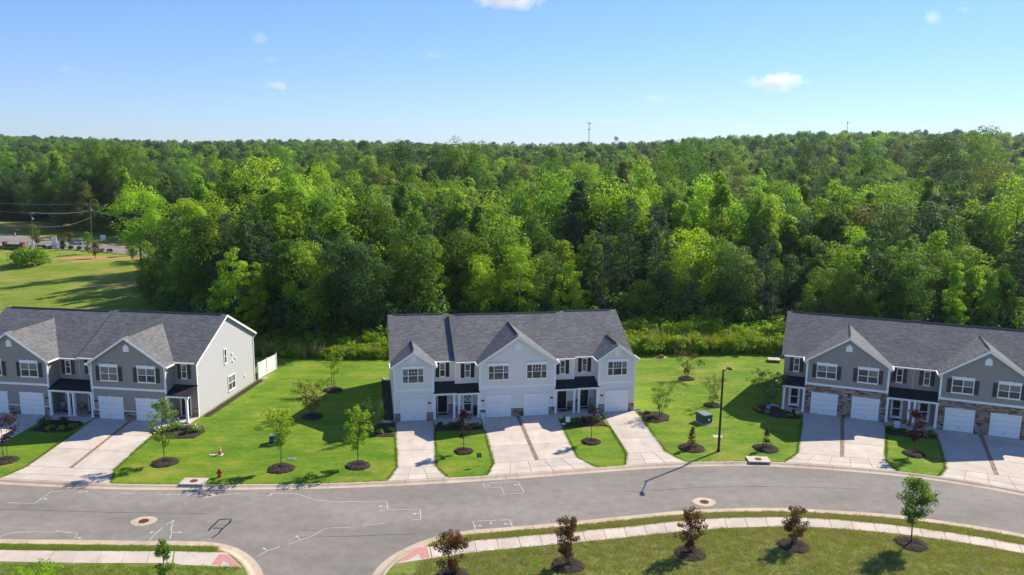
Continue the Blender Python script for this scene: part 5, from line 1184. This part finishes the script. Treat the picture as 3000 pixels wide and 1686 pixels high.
def cabinet(loc, rz, w, d, h, label):
    o = empty('transformer_cabinet', loc, rz); MB().box(-w / 2 - .12, w / 2 + .12, -d / 2 - .12, d / 2 + .12, -.05, .07).build('concrete_pad', MT['concrete'], o)
    b = MB(); b.box(-w / 2, w / 2, -d / 2, d / 2, .07, h - .08); b.build('body', MT['dgreen'], o)
    b = MB(); b.prism([(-w / 2 - .03, -d / 2 - .03, h - .08), (w / 2 + .03, -d / 2 - .03, h - .08), (w / 2 + .03, d / 2 + .03, h - .08), (-w / 2 - .03, d / 2 + .03, h - .08)], [(-w / 2 + .02, -d / 2 + .02, h - .02), (w / 2 - .02, -d / 2 + .02, h - .02), (w / 2 - .02, d / 2 - .02, h + .03), (-w / 2 + .02, d / 2 - .02, h + .03)]); b.build('lid', MT['lgreen'], o)
    MB().box(-w / 2 + .04, w / 2 - .04, -d / 2 - .015, -d / 2, .12, h - .14).build('door', MT['dgreen'], o); MB().box(.02, .26, -d / 2 - .022, -d / 2 - .016, .3, .5).build('label_plate', MT['vinyl'], o); MB().box(-.03, .03, -d / 2 - .05, -d / 2 - .015, .6, .66).build('lock', MT['steel'], o)
    return tag(o, label, 'utility box')
cabinet((-21.15, 68.55, 0), 0, .95, .95, .85, 'dark green transformer box behind the yellow-topped tree'); cabinet((19.2, 75.65, 0), .42, 1.05, 1.25, .95, 'dark green transformer box on the street lamp lawn')
hy = empty('fire_hydrant', (-23.51, 60.95, 0)); tag(hy, 'red fire hydrant near the left storm drain', 'hydrant')
MB().lathe([(.17, 0), (.17, .05), (.11, .06), (.105, .42), (.15, .43), (.15, .48), (.12, .49), (.12, .56), (.1, .64), (.05, .69), (.03, .69), (.03, .76)], 16).build('barrel', MT['hyd'], hy)
for a, ln, r_ in ((0, .2, .05), (math.pi, .2, .05), (-math.pi / 2, .22, .075)):
    d = Vector((math.cos(a), math.sin(a), 0)); MB().tube(d * .08 + Vector((0, 0, .36)), d * ln + Vector((0, 0, .36)), r_, r_, 10).tube(d * ln + Vector((0, 0, .36)), d * (ln + .03) + Vector((0, 0, .36)), r_ + .015, r_ + .01, 8).build('nozzle', MT['hyd'], hy)
def cone(loc, label, s=1.0):
    o = empty('traffic_cone', loc); o.scale = (s, s, s); MB().box(-.22, .22, -.22, .22, 0, .04).build('base', MT['vinyl'], o)
    MB().lathe([(.165, .04), (.1, .4)], 16).build('cone_body', MT['orange'], o); MB().lathe([(.1, .402), (.075, .55)], 16).build('white_stripe', MT['vinyl'], o); MB().lathe([(.075, .552), (.065, .61)], 16).build('cone_body', MT['orange'], o); MB().lathe([(.065, .612), (.05, .7)], 16).build('white_stripe', MT['vinyl'], o); MB().lathe([(.05, .702), (.03, .78)], 16).build('tip', MT['orange'], o)
    return tag(o, label, 'traffic cone')
cone((-25.15, 65.6, 0), 'orange traffic cone standing on the left lawn')
b = MB(); b.box(-.3, .3, -.12, .12, 0, .05); tag(b.build('ground_slab', MT['concrete'], loc=(-25.75, 65.5, 0)), 'white flat slab in the grass beside the traffic cone', 'utility box')
def inlet(cx, cy, rz, label):
    o = empty('storm_drain', (cx, cy, 0), rz); w, d = .95, .62
    MB().box(-w, w, -d, d, .03, .13).build('slab', MT['walkc'], o); MB().box(-w + .06, w - .06, -d + .12, d, -.2, .03).build('chamber', MT['kerbc'], o); MB().box(-w + .1, w - .1, -d + .1, -d + .12, -.11, .028).build('throat_shade_plate', MT['dark'], o)  # black plate before the solid chamber stands in for the throat's inner shade
    MB().lathe([(.3, .125), (.3, .145), (.26, .15), (.0, .15)], 22).build('cover', MT['rust'], o)
    return tag(o, label, 'storm drain')
inlet(-25.15, 59.85, .0, 'concrete storm drain with rusty cover beside the hydrant'); inlet(21.65, 65.9, -.03, 'concrete storm drain with rusty cover right of the street lamp')
def manhole(x, y, label):
    o = empty('manhole', (x, y, ROAD_Z)); b = MB(); r = random.Random(int(x * 10)); n = 24
    ring = [(.78 * (1 + .08 * math.sin(2 * 6.28 * i / n + 1) + r.uniform(-.02, .02)) * math.cos(6.283 * i / n) * 1.08, .78 * (1 + .05 * math.sin(3 * 6.28 * i / n)) * math.sin(6.283 * i / n)) for i in range(n)]
    b.slab(ring, -.05, .008); b.build('collar', MT['kerbc'], o); MB().lathe([(.36, -.02), (.36, .013), (.34, .014)], 26).build('frame', MT['rust'], o); c = MB(); c.lathe([(.31, .0), (.31, .02), (.0, .02)], 24)
    for k in range(-3, 4): c.box(-.24, .24, k * .07 - .012, k * .07 + .012, .02, .026)
    c.build('cover', MT['rust'], o); return tag(o, label, 'manhole', 'manholes in the street')
manhole(-26.22, 53.41, 'rusty manhole in a pale collar before the left corner'); manhole(15.04, 57.73, 'rusty manhole in a pale collar below the street lamp shadow')
o = empty('valve_box', (-23.09, 57.72, ROAD_Z)); b = MB(); b.slab([(-.5, -.2), (-.3, -.42), (.05, -.3), (.4, -.1), (.45, .15), (.1, .33), (-.3, .25)], -.05, .009); b.build('collar', MT['kerbc'], o); MB().lathe([(.12, 0), (.12, .02)], 14).build('cover', MT['rust'], o); tag(o, 'small valve cover in a patched concrete collar near the left drain', 'valve box')
tag(MB().slab([(-.45, -.3), (.4, -.38), (.48, .3), (-.38, .36)], -.02, .03).build('utility_access_box', MT['concrete'], loc=(19.55, 71.6, 0)), 'white concrete utility lid in the grass behind the street lamp base', 'utility box')
tag(MB().box(-.35, .35, -.22, .22, -.02, .05).build('utility_access_box', MT['lgreen'], loc=(-18.75, 64.85, 0)), 'pale green utility lid behind the yellow tree', 'utility box')
o = empty('drain_riser', (19.43, 100.0, 0)); MB().lathe([(.55, -.05), (.55, .1), (.4, .12)], 20).build('ring', MT['concrete'], o); MB().lathe([(.4, .1), (.4, .3), (.36, .32), (0, .32)], 18).build('cap', MT['rust'], o); tag(o, 'round drain riser with rusty cap at the back of the lamp lawn', 'drain')
o = empty('drain_box', (33.6, 98.9, 0), -.2); MB().box(-.75, .75, -.6, .6, .22, .36).build('slab', MT['concrete'], o); MB().lathe([(.28, .355), (.28, .38), (0, .38)], 18, (0.05, .05, 0)).build('cover', MT['steel'], o)
for x in (-.55, .55): MB().box(x - .15, x + .15, -.5, .5, -.05, .22).build('leg', MT['brick'], o)
tag(o, 'pale square concrete yard drain box at the back right of lamp lawn', 'drain')
for i, (x, y, l_) in enumerate([(8.3, 67.6, 'white utility flag on the grass right of the double driveway'), (8.6, 67.0, 'lower white flag right of the double driveway'), (24.9, 70.4, 'white flag in the grass near the right driveway'), (36.0, 65.9, 'white flag left of the right purple tree shadow')]):
    o = empty('utility_flag', (x, y, 0)); MB().box(-.005, .005, -.005, .005, 0, .3).build('wire', MT['steel'], o); MB().box(.005, .13, -.003, .003, .2, .3).build('flag', MT['vinyl'], o); tag(o, l_, 'flag', 'white utility flags')
o = empty('yard_stake_sign', (-2.6, 63.9, 0)); MB().box(-.015, .015, -.015, .015, 0, 1.1).build('stake', MT['steel'], o); MB().box(-.2, .2, -.012, -.004, .75, 1.15).build('board', MT['dgreen'], o); tag(o, 'thin stake sign on the grass patch left of the double driveway', 'sign')

# ------------------------------------------------------------------ far left: road side, poles, car, signs
def fz(x, y): return max(float(H(x, y)) + .06, -99)
def upole(loc, h, lean, label, arm=2.4):
    o = empty('utility_pole', (loc[0], loc[1], fz(*loc) - .3)); b = MB(); b.tube((0, 0, 0), (lean, 0, h), .17, .1, 10); b.build('pole', MT['wood'], o)
    MB().box(lean - arm / 2, lean + arm / 2, -.06, .06, h - .75, h - .62).build('crossarm', MT['wood'], o)
    for x in (-arm / 2 + .1, -.35, .35, arm / 2 - .1): MB().lathe([(.05, 0), (.07, .08), (.04, .2)], 8, (lean + x, 0, h - .62)).build('insulator', MT['steel'], o)
    MB().lathe([(.18, 0), (.22, .1), (.22, .6), (.1, .68)], 10, (lean * .8 + .35, 0, h * .78)).build('transformer_can', MT['steel'], o)
    return tag(o, label, 'utility pole')
P1 = (-137.85, 227.5); P2 = (-131.8, 248.3)
upole(P1, 10.8, .5, 'leaning wooden utility pole near the monument sign', 1.6); upole(P2, 12.4, .4, 'tall wooden utility pole across the far road')
def wire(a, c, sag, label):
    b = MB(); n = 14; pts = []
    for i in range(n + 1):
        t = i / n; p = Vector(a).lerp(Vector(c), t); p.z -= sag * 4 * t * (1 - t); pts.append(p)
    b.path(pts, .035, 4); return tag(b.build('power_line', MT['steel']), label, 'power line', 'overhead power lines by the far road')
z1 = fz(*P1) - .3; z2 = fz(*P2) - .3; p1t = (P1[0] + .5, P1[1], z1 + 10.6); p2t = (P2[0] + .4, P2[1], z2 + 11.9)
far = (-205, 262, z2 + 14.2); farR = (-88, 228, z2 + 8.5)
wire((p2t[0] - 1.1, p2t[1], p2t[2]), far, 1.6, 'upper overhead wire running off to the left edge'); wire((p2t[0], p2t[1], p2t[2] - 2.6), (-205, 258, z2 + 11.5), 1.5, 'lower overhead wire running off to the left edge'); wire(p1t, (p2t[0], p2t[1], p2t[2] - 2.0), .7, 'upper wire between the two far utility poles'); wire((p1t[0] + .4, p1t[1], p1t[2] - 4.), (p2t[0], p2t[1], p2t[2] - 4.2), 1.2, 'lower sagging wire between the two far utility poles')
wire((p2t[0] + 1.0, p2t[1], p2t[2]), farR, .8, 'upper wire from the tall pole towards the yellow tree'); wire((p2t[0], p2t[1], p2t[2] - 2.0), (farR[0], farR[1], farR[2] - 2.), .8, 'lower wire from the tall pole towards the yellow tree')
# silver car
cx = -130.2; cy = 238.2
car = empty('car', (cx, cy, float(H(cx, cy)) + .17), -.38); tag(car, 'silver hatchback driving on the far road', 'car')
sec = [(-2.15, .35, .62, .74), (-2.05, .3, .92, .86), (-1.3, .3, 1.0, .9), (-.6, .3, 1.02, .9), (.9, .3, 1.02, .9), (1.7, .3, .98, .88), (2.05, .32, .86, .82), (2.15, .36, .66, .74)]
b = MB(); vs = []; fs = []
for (x, z0, z1_, w) in sec: vs += [(x, -w, z0), (x, -w, z1_ - .12), (x, -w * .93, z1_), (x, w * .93, z1_), (x, w, z1_ - .12), (x, w, z0)]
for i in range(len(sec) - 1):
    for k in range(6): fs.append((i * 6 + k, i * 6 + (k + 1) % 6, (i + 1) * 6 + (k + 1) % 6, (i + 1) * 6 + k))
fs += [tuple(range(5, -1, -1)), tuple(range((len(sec) - 1) * 6, len(sec) * 6))]; b.add(vs, fs); b.build('body', MT['car'], car)
b = MB(); b.prism([(-1.25, -.82, 1.0), (1.75, -.82, 1.0), (1.75, .82, 1.0), (-1.25, .82, 1.0)], [(-.45, -.66, 1.5), (1.3, -.68, 1.5), (1.3, .68, 1.5), (-.45, .66, 1.5)]); b.build('window_band', MT['glass'], car)
b = MB(); b.prism([(-.5, -.69, 1.5), (1.4, -.71, 1.5), (1.4, .71, 1.5), (-.5, .69, 1.5)], [(-.3, -.6, 1.57), (1.2, -.62, 1.57), (1.2, .62, 1.57), (-.3, .6, 1.57)]); b.build('roof', MT['car'], car)
for x in (-1.35, 1.35):
    for y in (-.86, .86):
        w_ = MB(); w_.tube((x, y - .1, .32), (x, y + .1, .32), .32, .32, 14); o = w_.build('wheel', MT['tyre'], car); MB().tube((x, y - .11 if y < 0 else y + .05, .32), (x, y - .05 if y < 0 else y + .11, .32), .19, .19, 10).build('rim', MT['steel'], o)
for y in (-.6, .6): MB().box(-2.14, -2.06, y - .16, y + .16, .62, .76).build('headlight', MT['vinyl'], car); MB().box(2.06, 2.14, y - .16, y + .16, .66, .82).build('taillight', MT['hyd'], car)
def panel_sign(loc, w, h, z, label, top=None, rz=-.3):
    o = empty('roadside_sign', (loc[0], loc[1], fz(*loc)), rz)
    for x in (-w / 2 + .1, w / 2 - .1): MB().box(x - .05, x + .05, 0, .1, -.2, z + h).build('post', MT['vinyl'], o)
    MB().box(-w / 2, w / 2, -.06, -.001, z, z + h * (.88 if top else 1)).build('board', MT['vinyl'], o)
    if top: MB().box(-w / 2, w / 2, -.06, -.001, z + h * .882, z + h).build('top_band', MT[top], o)
    for k in range(3): 
        if top: MB().box(-w * .3, w * .3, -.065, -.06, z + h * (.2 + .2 * k), z + h * (.2 + .2 * k) + .12).build('print_line', MT['steel'], o)
    return tag(o, label, 'sign')
panel_sign((-131.3, 227.0), 1.7, 3.6, .3, 'tall white roadside sign with yellow top band', 'yellow', -.25); panel_sign((-127.5, 247.0), 1.7, 1.5, .6, 'small blank white sign beside the tall utility pole', None, -.1); panel_sign((-136.6, 225.5), 1.0, 1.9, .5, 'white sign beside the leaning utility pole', None, -.2)
mo = empty('monument_sign', (-141.5, 224.6, fz(-141.5, 224.6)), -.2); tag(mo, 'brick entrance monument sign with dark panel by the far road', 'sign')
for x in (-2.9, 2.9): MB().box(x - .45, x + .45, -.45, .45, -.2, 1.9).box(x - .52, x + .52, -.52, .52, 1.9, 2.05).build('pillar', MT['brick'], mo)
MB().box(-2.45, 2.45, -.2, .2, -.2, 1.3).build('panel', MT['dgreen'], mo); MB().box(-2.45, 2.45, -.25, .25, 1.3, 1.42).build('cap', MT['brick'], mo)
cone((-160.5, 256.0, fz(-160.5, 256.0)), 'orange road work cone far off at the left edge', 1.7)
b = MB(); b.box(-.08, .08, -.08, .08, 0, 3.2); o = b.build('marker_post', MT['orange'], loc=(-134.6, 219, fz(-134.6, 219))); o.rotation_euler = (0, .2, 0); tag(o, 'leaning orange marker post behind the big bush', 'post')
tag(MB().box(-.12, .12, -.12, .12, 0, 1.2).build('white_post', MT['vinyl'], loc=(-119.5, 197.5, fz(-119.5, 197.5))), 'short white post before the big rounded bush', 'post')
FS = 'plants along the far meadow edge'
shrub('big rounded light green bush on the meadow', (-122.0, 199.5), 5.6, 4.6, 'bright', 800, 3000, .5, 'bush', z=fz(-122, 199.5), group=FS)
planted_far = [(-143.5, 238.0, 5.8, 1.6, 'mid', 'oval green tree right of the leaning utility pole'), (-116.0, 216.3, 6.2, 1.6, 'mid', 'oval green tree right of the silver car'), (-110.0, 208.6, 4.2, 1.3, 'bronze_green', 'small reddish tree on the right of the meadow'), (-128.3, 229.5, 4.6, 1.3, 'bronze_green', 'reddish-topped small tree right of the tall white sign'), (-103.0, 214.0, 4.8, 1.6, 'olive', 'bare-looking small tree near the meadow corner'), (-98.5, 205.0, 3.4, 1.5, 'mid', 'low small tree at the right end of the meadow'), (-139.0, 231.5, 4.4, 1.5, 'olive', 'brownish shrub tree beside the monument sign'), (-151, 229.0, 6.0, 2.0, 'mid', 'green tree cut by the left photo edge'), (-127.0, 223.5, 2.8, .9, 'dark', 'small dark tree below the tall white sign')]
for i, (x, y, h_, r_, lf, lab) in enumerate(planted_far):
    o = planted('small_tree', lab, (x, y), h_, h_ * .25, r_, lf, 700, .36, 'ovoid', seed=820 + i, ncl=26, trunk_r=.1, group=FS, clump=.55); o.location.z = fz(x, y)
hedge = [(-137.5, 227.0), (-135.2, 226.5), (-133.6, 226.2), (-132.2, 225.9), (-125.9, 225.3), (-122.6, 224.0), (-119.7, 222.6), (-114.4, 220.5), (-111.8, 219.6), (-144.6, 223.4), (-142.5, 222.8), (-140.6, 222.6), (-139.0, 222.6)]
for i, (x, y) in enumerate(sorted(hedge)): shrub('clipped dark green bush, %s from left in the far roadside row' % ORD[i], (x, y), .95, 1.4, 'dark', 840 + i, 300, .3, 'bush', z=fz(x, y), group='clipped bushes along the far road')
# the two lone trees at the meadow's right end
o = add_tree('broadleaf_tree', (-86.5, 184.0, float(H(-86.5, 184)) - .1), .4, (1.1, 1.1, 1.05), BROAD[4][2], BROAD[4][3], LEAF['yellow']); tag(o, 'big yellow-green broadleaf tree leaning over the meadow edge', 'tree', 'trees of the wood behind the townhouses')
o = add_tree('broadleaf_tree', (-67.0, 145.0, float(H(-67, 145)) - .1), 1.4, (.5, .5, .52), BROAD[1][2], BROAD[1][3], LEAF['mid']); tag(o, 'small green tree just above the left block roof ridge', 'tree', 'trees of the wood behind the townhouses')

# ------------------------------------------------------------------ skyline: tower, water tank
tx, ty = 157.0, 1700.0; tz = float(H(tx, ty)); o = empty('cell_tower', (tx, ty, tz)); tag(o, 'thin lattice cell tower rising above the skyline', 'tower'); b = MB(); h_ = 76 - tz
for k in range(3):
    a = 2.09 * k; b.tube((1.6 * math.cos(a), 1.6 * math.sin(a), 0), (.7 * math.cos(a), .7 * math.sin(a), h_), .28, .2, 5)
for j in range(18):
    z0, z1_ = h_ * j / 18, h_ * (j + 1) / 18
    for k in range(3):
        a, c = 2.09 * k, 2.09 * (k + 1); r0 = 1.6 - .9 * z0 / h_; r1 = 1.6 - .9 * z1_ / h_; b.tube((r0 * math.cos(a), r0 * math.sin(a), z0), (r1 * math.cos(c), r1 * math.sin(c), z1_), .14, .14, 4)
b.build('mast', MT['steel'], o)
for z in (h_ - 1.5, h_ - 14):
    for k in range(6): a = k * 1.047; r_ = 3.2 if z > h_ - 5 else 2.2; MB().box(-.35, .35, -.2, .2, -1.2, 1.2).build('antenna', MT['black'], o, (r_ * math.cos(a), r_ * math.sin(a), z)); 
    MB().lathe([(3.3 if z > h_ - 5 else 2.3, -.15), (3.3 if z > h_ - 5 else 2.3, .15)], 12, (0, 0, z)).build('ring', MT['steel'], o)
wx, wy = 250.0, 1980.0; wz = float(H(wx, wy)); o = empty('water_tower', (wx, wy, wz)); tag(o, 'small pale water tower on the skyline right of the cell tower', 'tower'); zt = 53 - wz
MB().lathe([(.5, zt - 11), (4.5, zt - 8.5), (5.2, zt - 6), (5.2, zt - 2), (3.2, zt - .5), (.2, zt)], 20).build('tank', MT['tank'], o)
for k in range(6): a = k * 1.047; MB().tube((5.6 * math.cos(a), 5.6 * math.sin(a), 0), (4.6 * math.cos(a), 4.6 * math.sin(a), zt - 7.5), .3, .3, 6).build('leg', MT['steel'], o)
px_, py_ = 655., 1600.; pz_ = float(H(px_, py_)); o = empty('radio_mast', (px_, py_, pz_)); tag(o, 'tiny radio mast tip above the right skyline', 'tower'); MB().tube((0, 0, 0), (0, 0, 80 - pz_), .6, .45, 6).build('mast', MT['steel'], o); MB().lathe([(1.4, 0), (1.6, 1.2), (.8, 2.6)], 8, (0, 0, 78.5 - pz_)).build('antenna', MT['black'], o)

# ------------------------------------------------------------------ grass tufts that roughen the near verge
nt = [(blade_tuft(900 + i, 26, .085, .2, .018, 1.4), LEAF[c]) for i, c in enumerate(('verge', 'verge', 'bright', 'verge_dry', 'lawn_edge', 'lawn_edge'))]
recs = []
def inside_walk(x, y): return False
sw_t = [(-5.35, 50.02), (-2.8, 50.83), (.22, 51.5), (4.94, 52.47), (9.06, 53.4), (12.04, 54.17), (14.85, 54.72), (19.12, 55.09), (21.85, 55.03), (24.79, 54.67), (27.59, 54.1), (30.51, 53.28), (33.05, 52.4), (36.2, 51.0), (42, 47.4), (47, 42.6)]
sw_b = [(-7.3, 47.6), (-5.0, 48.42), (-2.01, 49.38), (.22, 49.88), (5.46, 51.0), (9.43, 51.93), (11.84, 52.51), (14.88, 53.08), (18.65, 53.5), (21.91, 53.5), (24.55, 53.2), (27.33, 52.69), (30.05, 51.99), (32.7, 51.0), (35.3, 49.8), (41, 46.2), (46, 41.4)]
ip_ = lambda L, x: float(np.interp(x, [p[0] for p in L], [p[1] for p in L]))
SRb = [p for p in SR if p[1] > 46]
gq = np.random.default_rng(77)
for k in range(24000):
    if gq.random() < .78: x = gq.uniform(-7, 46); top = ip_(sw_b, x); y = top - .03 - gq.random() ** 1.15 * 9.5
    else: x = gq.uniform(-5.2, 46); a_, c_ = ip_(sw_t, x), ip_(SRb, x); y = gq.uniform(a_ + .02, max(a_ + .05, c_ - .02))
    if abs(x) > .74 * y + 3 or y < 34: continue
    if x < -5.8 and y > 46.5: continue
    s = gq.uniform(.6, 1.35); recs.append((x, y, -.01, gq.uniform(0, 6.28), s * 1.2, s, int(gq.choice(4, p=[.34, .28, .06, .32]))))
for k in range(7000):
    if gq.random() < .75: x = gq.uniform(-40, -17.2); y = 47.1 - gq.random() * 8
    else: x = gq.uniform(-40, -19.5); y = gq.uniform(49.03, 49.55)
    s = gq.uniform(.6, 1.3); recs.append((x, y, -.01, gq.uniform(0, 6.28), s * 1.2, s, int(gq.choice(4, p=[.25, .2, .53, .02]))))
scatter('verge_grass', nt, recs, 'rough uncut grass blades on the near verges')
# ragged grass along the edges of driveways and the far kerb
recs = []
for (a, c, n_) in [((-9.87, 60.62), (-9.46, 63.4), 40), ((-9.46, 63.4), (-11.2, 74.0), 160), ((-5.03, 61.4), (-6.24, 63.67), 40), ((-6.24, 63.67), (-7.1, 71.8), 120), ((-1.83, 61.95), (-1.37, 64.55), 40), ((-1.37, 64.55), (-2.4, 72.4), 120), ((7.33, 63.9), (5.89, 66.1), 40), ((5.89, 66.1), (5.05, 73.4), 110), ((9.88, 64.5), (10.36, 67.15), 40), ((10.36, 67.15), (9.6, 74.2), 110), ((15.22, 65.35), (13.92, 67.66), 40), ((13.92, 67.66), (13.2, 75.4), 120), ((-31.65, 59.45), (-32.66, 62.15), 40), ((-32.66, 62.15), (-33., 70.), 110), ((-40.85, 60.17), (-40.11, 62.58), 40), ((-40.11, 62.58), (-40.6, 70.5), 110), ((23.85, 65.55), (25.73, 67.71), 40), ((25.73, 67.71), (29.2, 76.4), 130), ((32.82, 63.92), (32.93, 66.29), 40), ((32.93, 66.29), (35.9, 72.6), 100), ((35.85, 62.92), (37.37, 64.68), 40), ((37.37, 64.68), (40.2, 71.2), 100)]:
    for k in range(n_ * 2):
        t = gq.random(); s = gq.uniform(.5, 1.0); recs.append((a[0] + (c[0] - a[0]) * t + gq.normal() * .035, a[1] + (c[1] - a[1]) * t + gq.normal() * .035, 0, gq.uniform(0, 6.28), s, s * .8, int(gq.choice(2))))
for p in nb:
    if abs(p.x) > .68 * p.y: continue
    for k in range(5):
        s = gq.uniform(.4, .9); recs.append((p.x + gq.uniform(-.3, .3), p.y + .06 + abs(gq.normal()) * .05, 0, gq.uniform(0, 6.28), s, s * .7, int(gq.choice(2))))
DR = [(-9.9, -5.0), (-1.9, 7.4), (9.85, 15.25), (-40.9, -31.6), (-53.6, -44.4), (23.8, 32.85), (35.8, 44.3)]
recs = [r for r in recs if not (any(a < r[0] < c for a, c in DR) and r[1] < ip_([(p.x, p.y) for p in nb], r[0]) + .25)]
scatter('edge_grass', nt[4:6], recs, 'grass overhanging the edges of kerb and driveways')

# ------------------------------------------------------------------ clouds, far off above the forest
def cloud(loc, w, hgt, dens, seed, label, thr=.45):
    m = bpy.data.materials.new('cloud_vapour'); m.use_nodes = True; nt_ = m.node_tree; n = nt_.nodes; l = nt_.links; n.clear(); out = n.new('ShaderNodeOutputMaterial'); pv = n.new('ShaderNodeVolumePrincipled')
    pv.inputs['Color'].default_value = (1, 1, 1, 1); pv.inputs['Anisotropy'].default_value = .2
    tc = n.new('ShaderNodeTexCoord'); mp_ = n.new('ShaderNodeMapping'); mp_.inputs['Location'].default_value = (-.5, -.5, -.5); l.new(tc.outputs['Generated'], mp_.inputs['Vector'])
    ns = n.new('ShaderNodeTexNoise'); ns.noise_dimensions = '4D'; ns.inputs['W'].default_value = seed; ns.inputs['Scale'].default_value = 3.4; ns.inputs['Detail'].default_value = 6; ns.inputs['Roughness'].default_value = .62
    st = n.new('ShaderNodeMapping'); st.inputs['Scale'].default_value = (max(1., w / 260.), 1.3, max(.8, hgt / 170.)); l.new(mp_.outputs[0], st.inputs['Vector']); l.new(st.outputs[0], ns.inputs['Vector'])
    ln = n.new('ShaderNodeVectorMath'); ln.operation = 'LENGTH'; l.new(mp_.outputs[0], ln.inputs[0])
    d = n.new('ShaderNodeMapRange'); d.inputs[1].default_value = .5; d.inputs[2].default_value = .05; d.inputs[3].default_value = -1.0; d.inputs[4].default_value = .22; l.new(ln.outputs['Value'], d.inputs[0])
    ad = n.new('ShaderNodeMath'); ad.operation = 'MULTIPLY_ADD'; ad.inputs[1].default_value = 1.7; l.new(ns.outputs['Fac'], ad.inputs[0]); l.new(d.outputs[0], ad.inputs[2])
    mr = n.new('ShaderNodeMapRange'); mr.inputs[1].default_value = thr; mr.inputs[2].default_value = thr + .5; mr.inputs[3].default_value = 0; mr.inputs[4].default_value = dens; l.new(ad.outputs[0], mr.inputs[0]); l.new(mr.outputs[0], pv.inputs['Density']); l.new(pv.outputs[0], out.inputs['Volume'])
    b = MB(); b.box(-w / 2, w / 2, -w * .35, w * .35, -hgt / 2, hgt / 2); o = b.build('cloud', m, loc=loc); return tag(o, label, 'cloud', 'small fair-weather clouds')
CLOUDS = [(-48, 4500, 804, 700, 222, 0.012, 'broad white cloud cut by the top photo edge'), (1437, 4500, 388, 583, 187, 0.01, 'puffy white cloud on the right of the sky'), (-1296, 4500, 337, 233, 98, 0.01, 'small white cloud left of middle sky'), (-1384, 4500, 582, 175, 145, 0.006, 'faint wispy cloud at upper left, highest of three'), (-1330, 4500, 470, 145, 79, 0.004, 'tiny faint cloud between two others at left'), (-2463, 4500, 412, 198, 70, 0.004, 'thin faint cloud at the far left'), (789, 4500, 289, 280, 98, 0.004, 'faint cloud left of the puffy white cloud'), (2250, 4500, 734, 187, 173, 0.007, 'wispy cloud at the upper right'), (2417, 4500, 777, 131, 65, 0.005, 'tiny cloud fragment at the upper right corner'), (-445, 4500, 506, 210, 98, 0.003, 'very faint cloud above the middle')]
for i, (x, y, z, w, h_, dn, lab) in enumerate(CLOUDS): cloud((x, y, z), w, h_, dn, 3.1 * i + 1.7, lab)

# ------------------------------------------------------------------ thin summer haze over the whole place
hm = bpy.data.materials.new('haze_air'); hm.use_nodes = True; n_ = hm.node_tree.nodes; l_ = hm.node_tree.links; n_.clear()
ho = n_.new('ShaderNodeOutputMaterial'); hv = n_.new('ShaderNodeVolumePrincipled'); hv.inputs['Color'].default_value = (.80, .90, 1.0, 1); hv.inputs['Density'].default_value = .00006; hv.inputs['Anisotropy'].default_value = .35
l_.new(hv.outputs[0], ho.inputs['Volume'])
hz = MB().box(-2450, 2450, -320, 2560, -30, 100).build('haze', hm); tag(hz, 'thin pale blue summer haze over the far forest', kind='stuff')
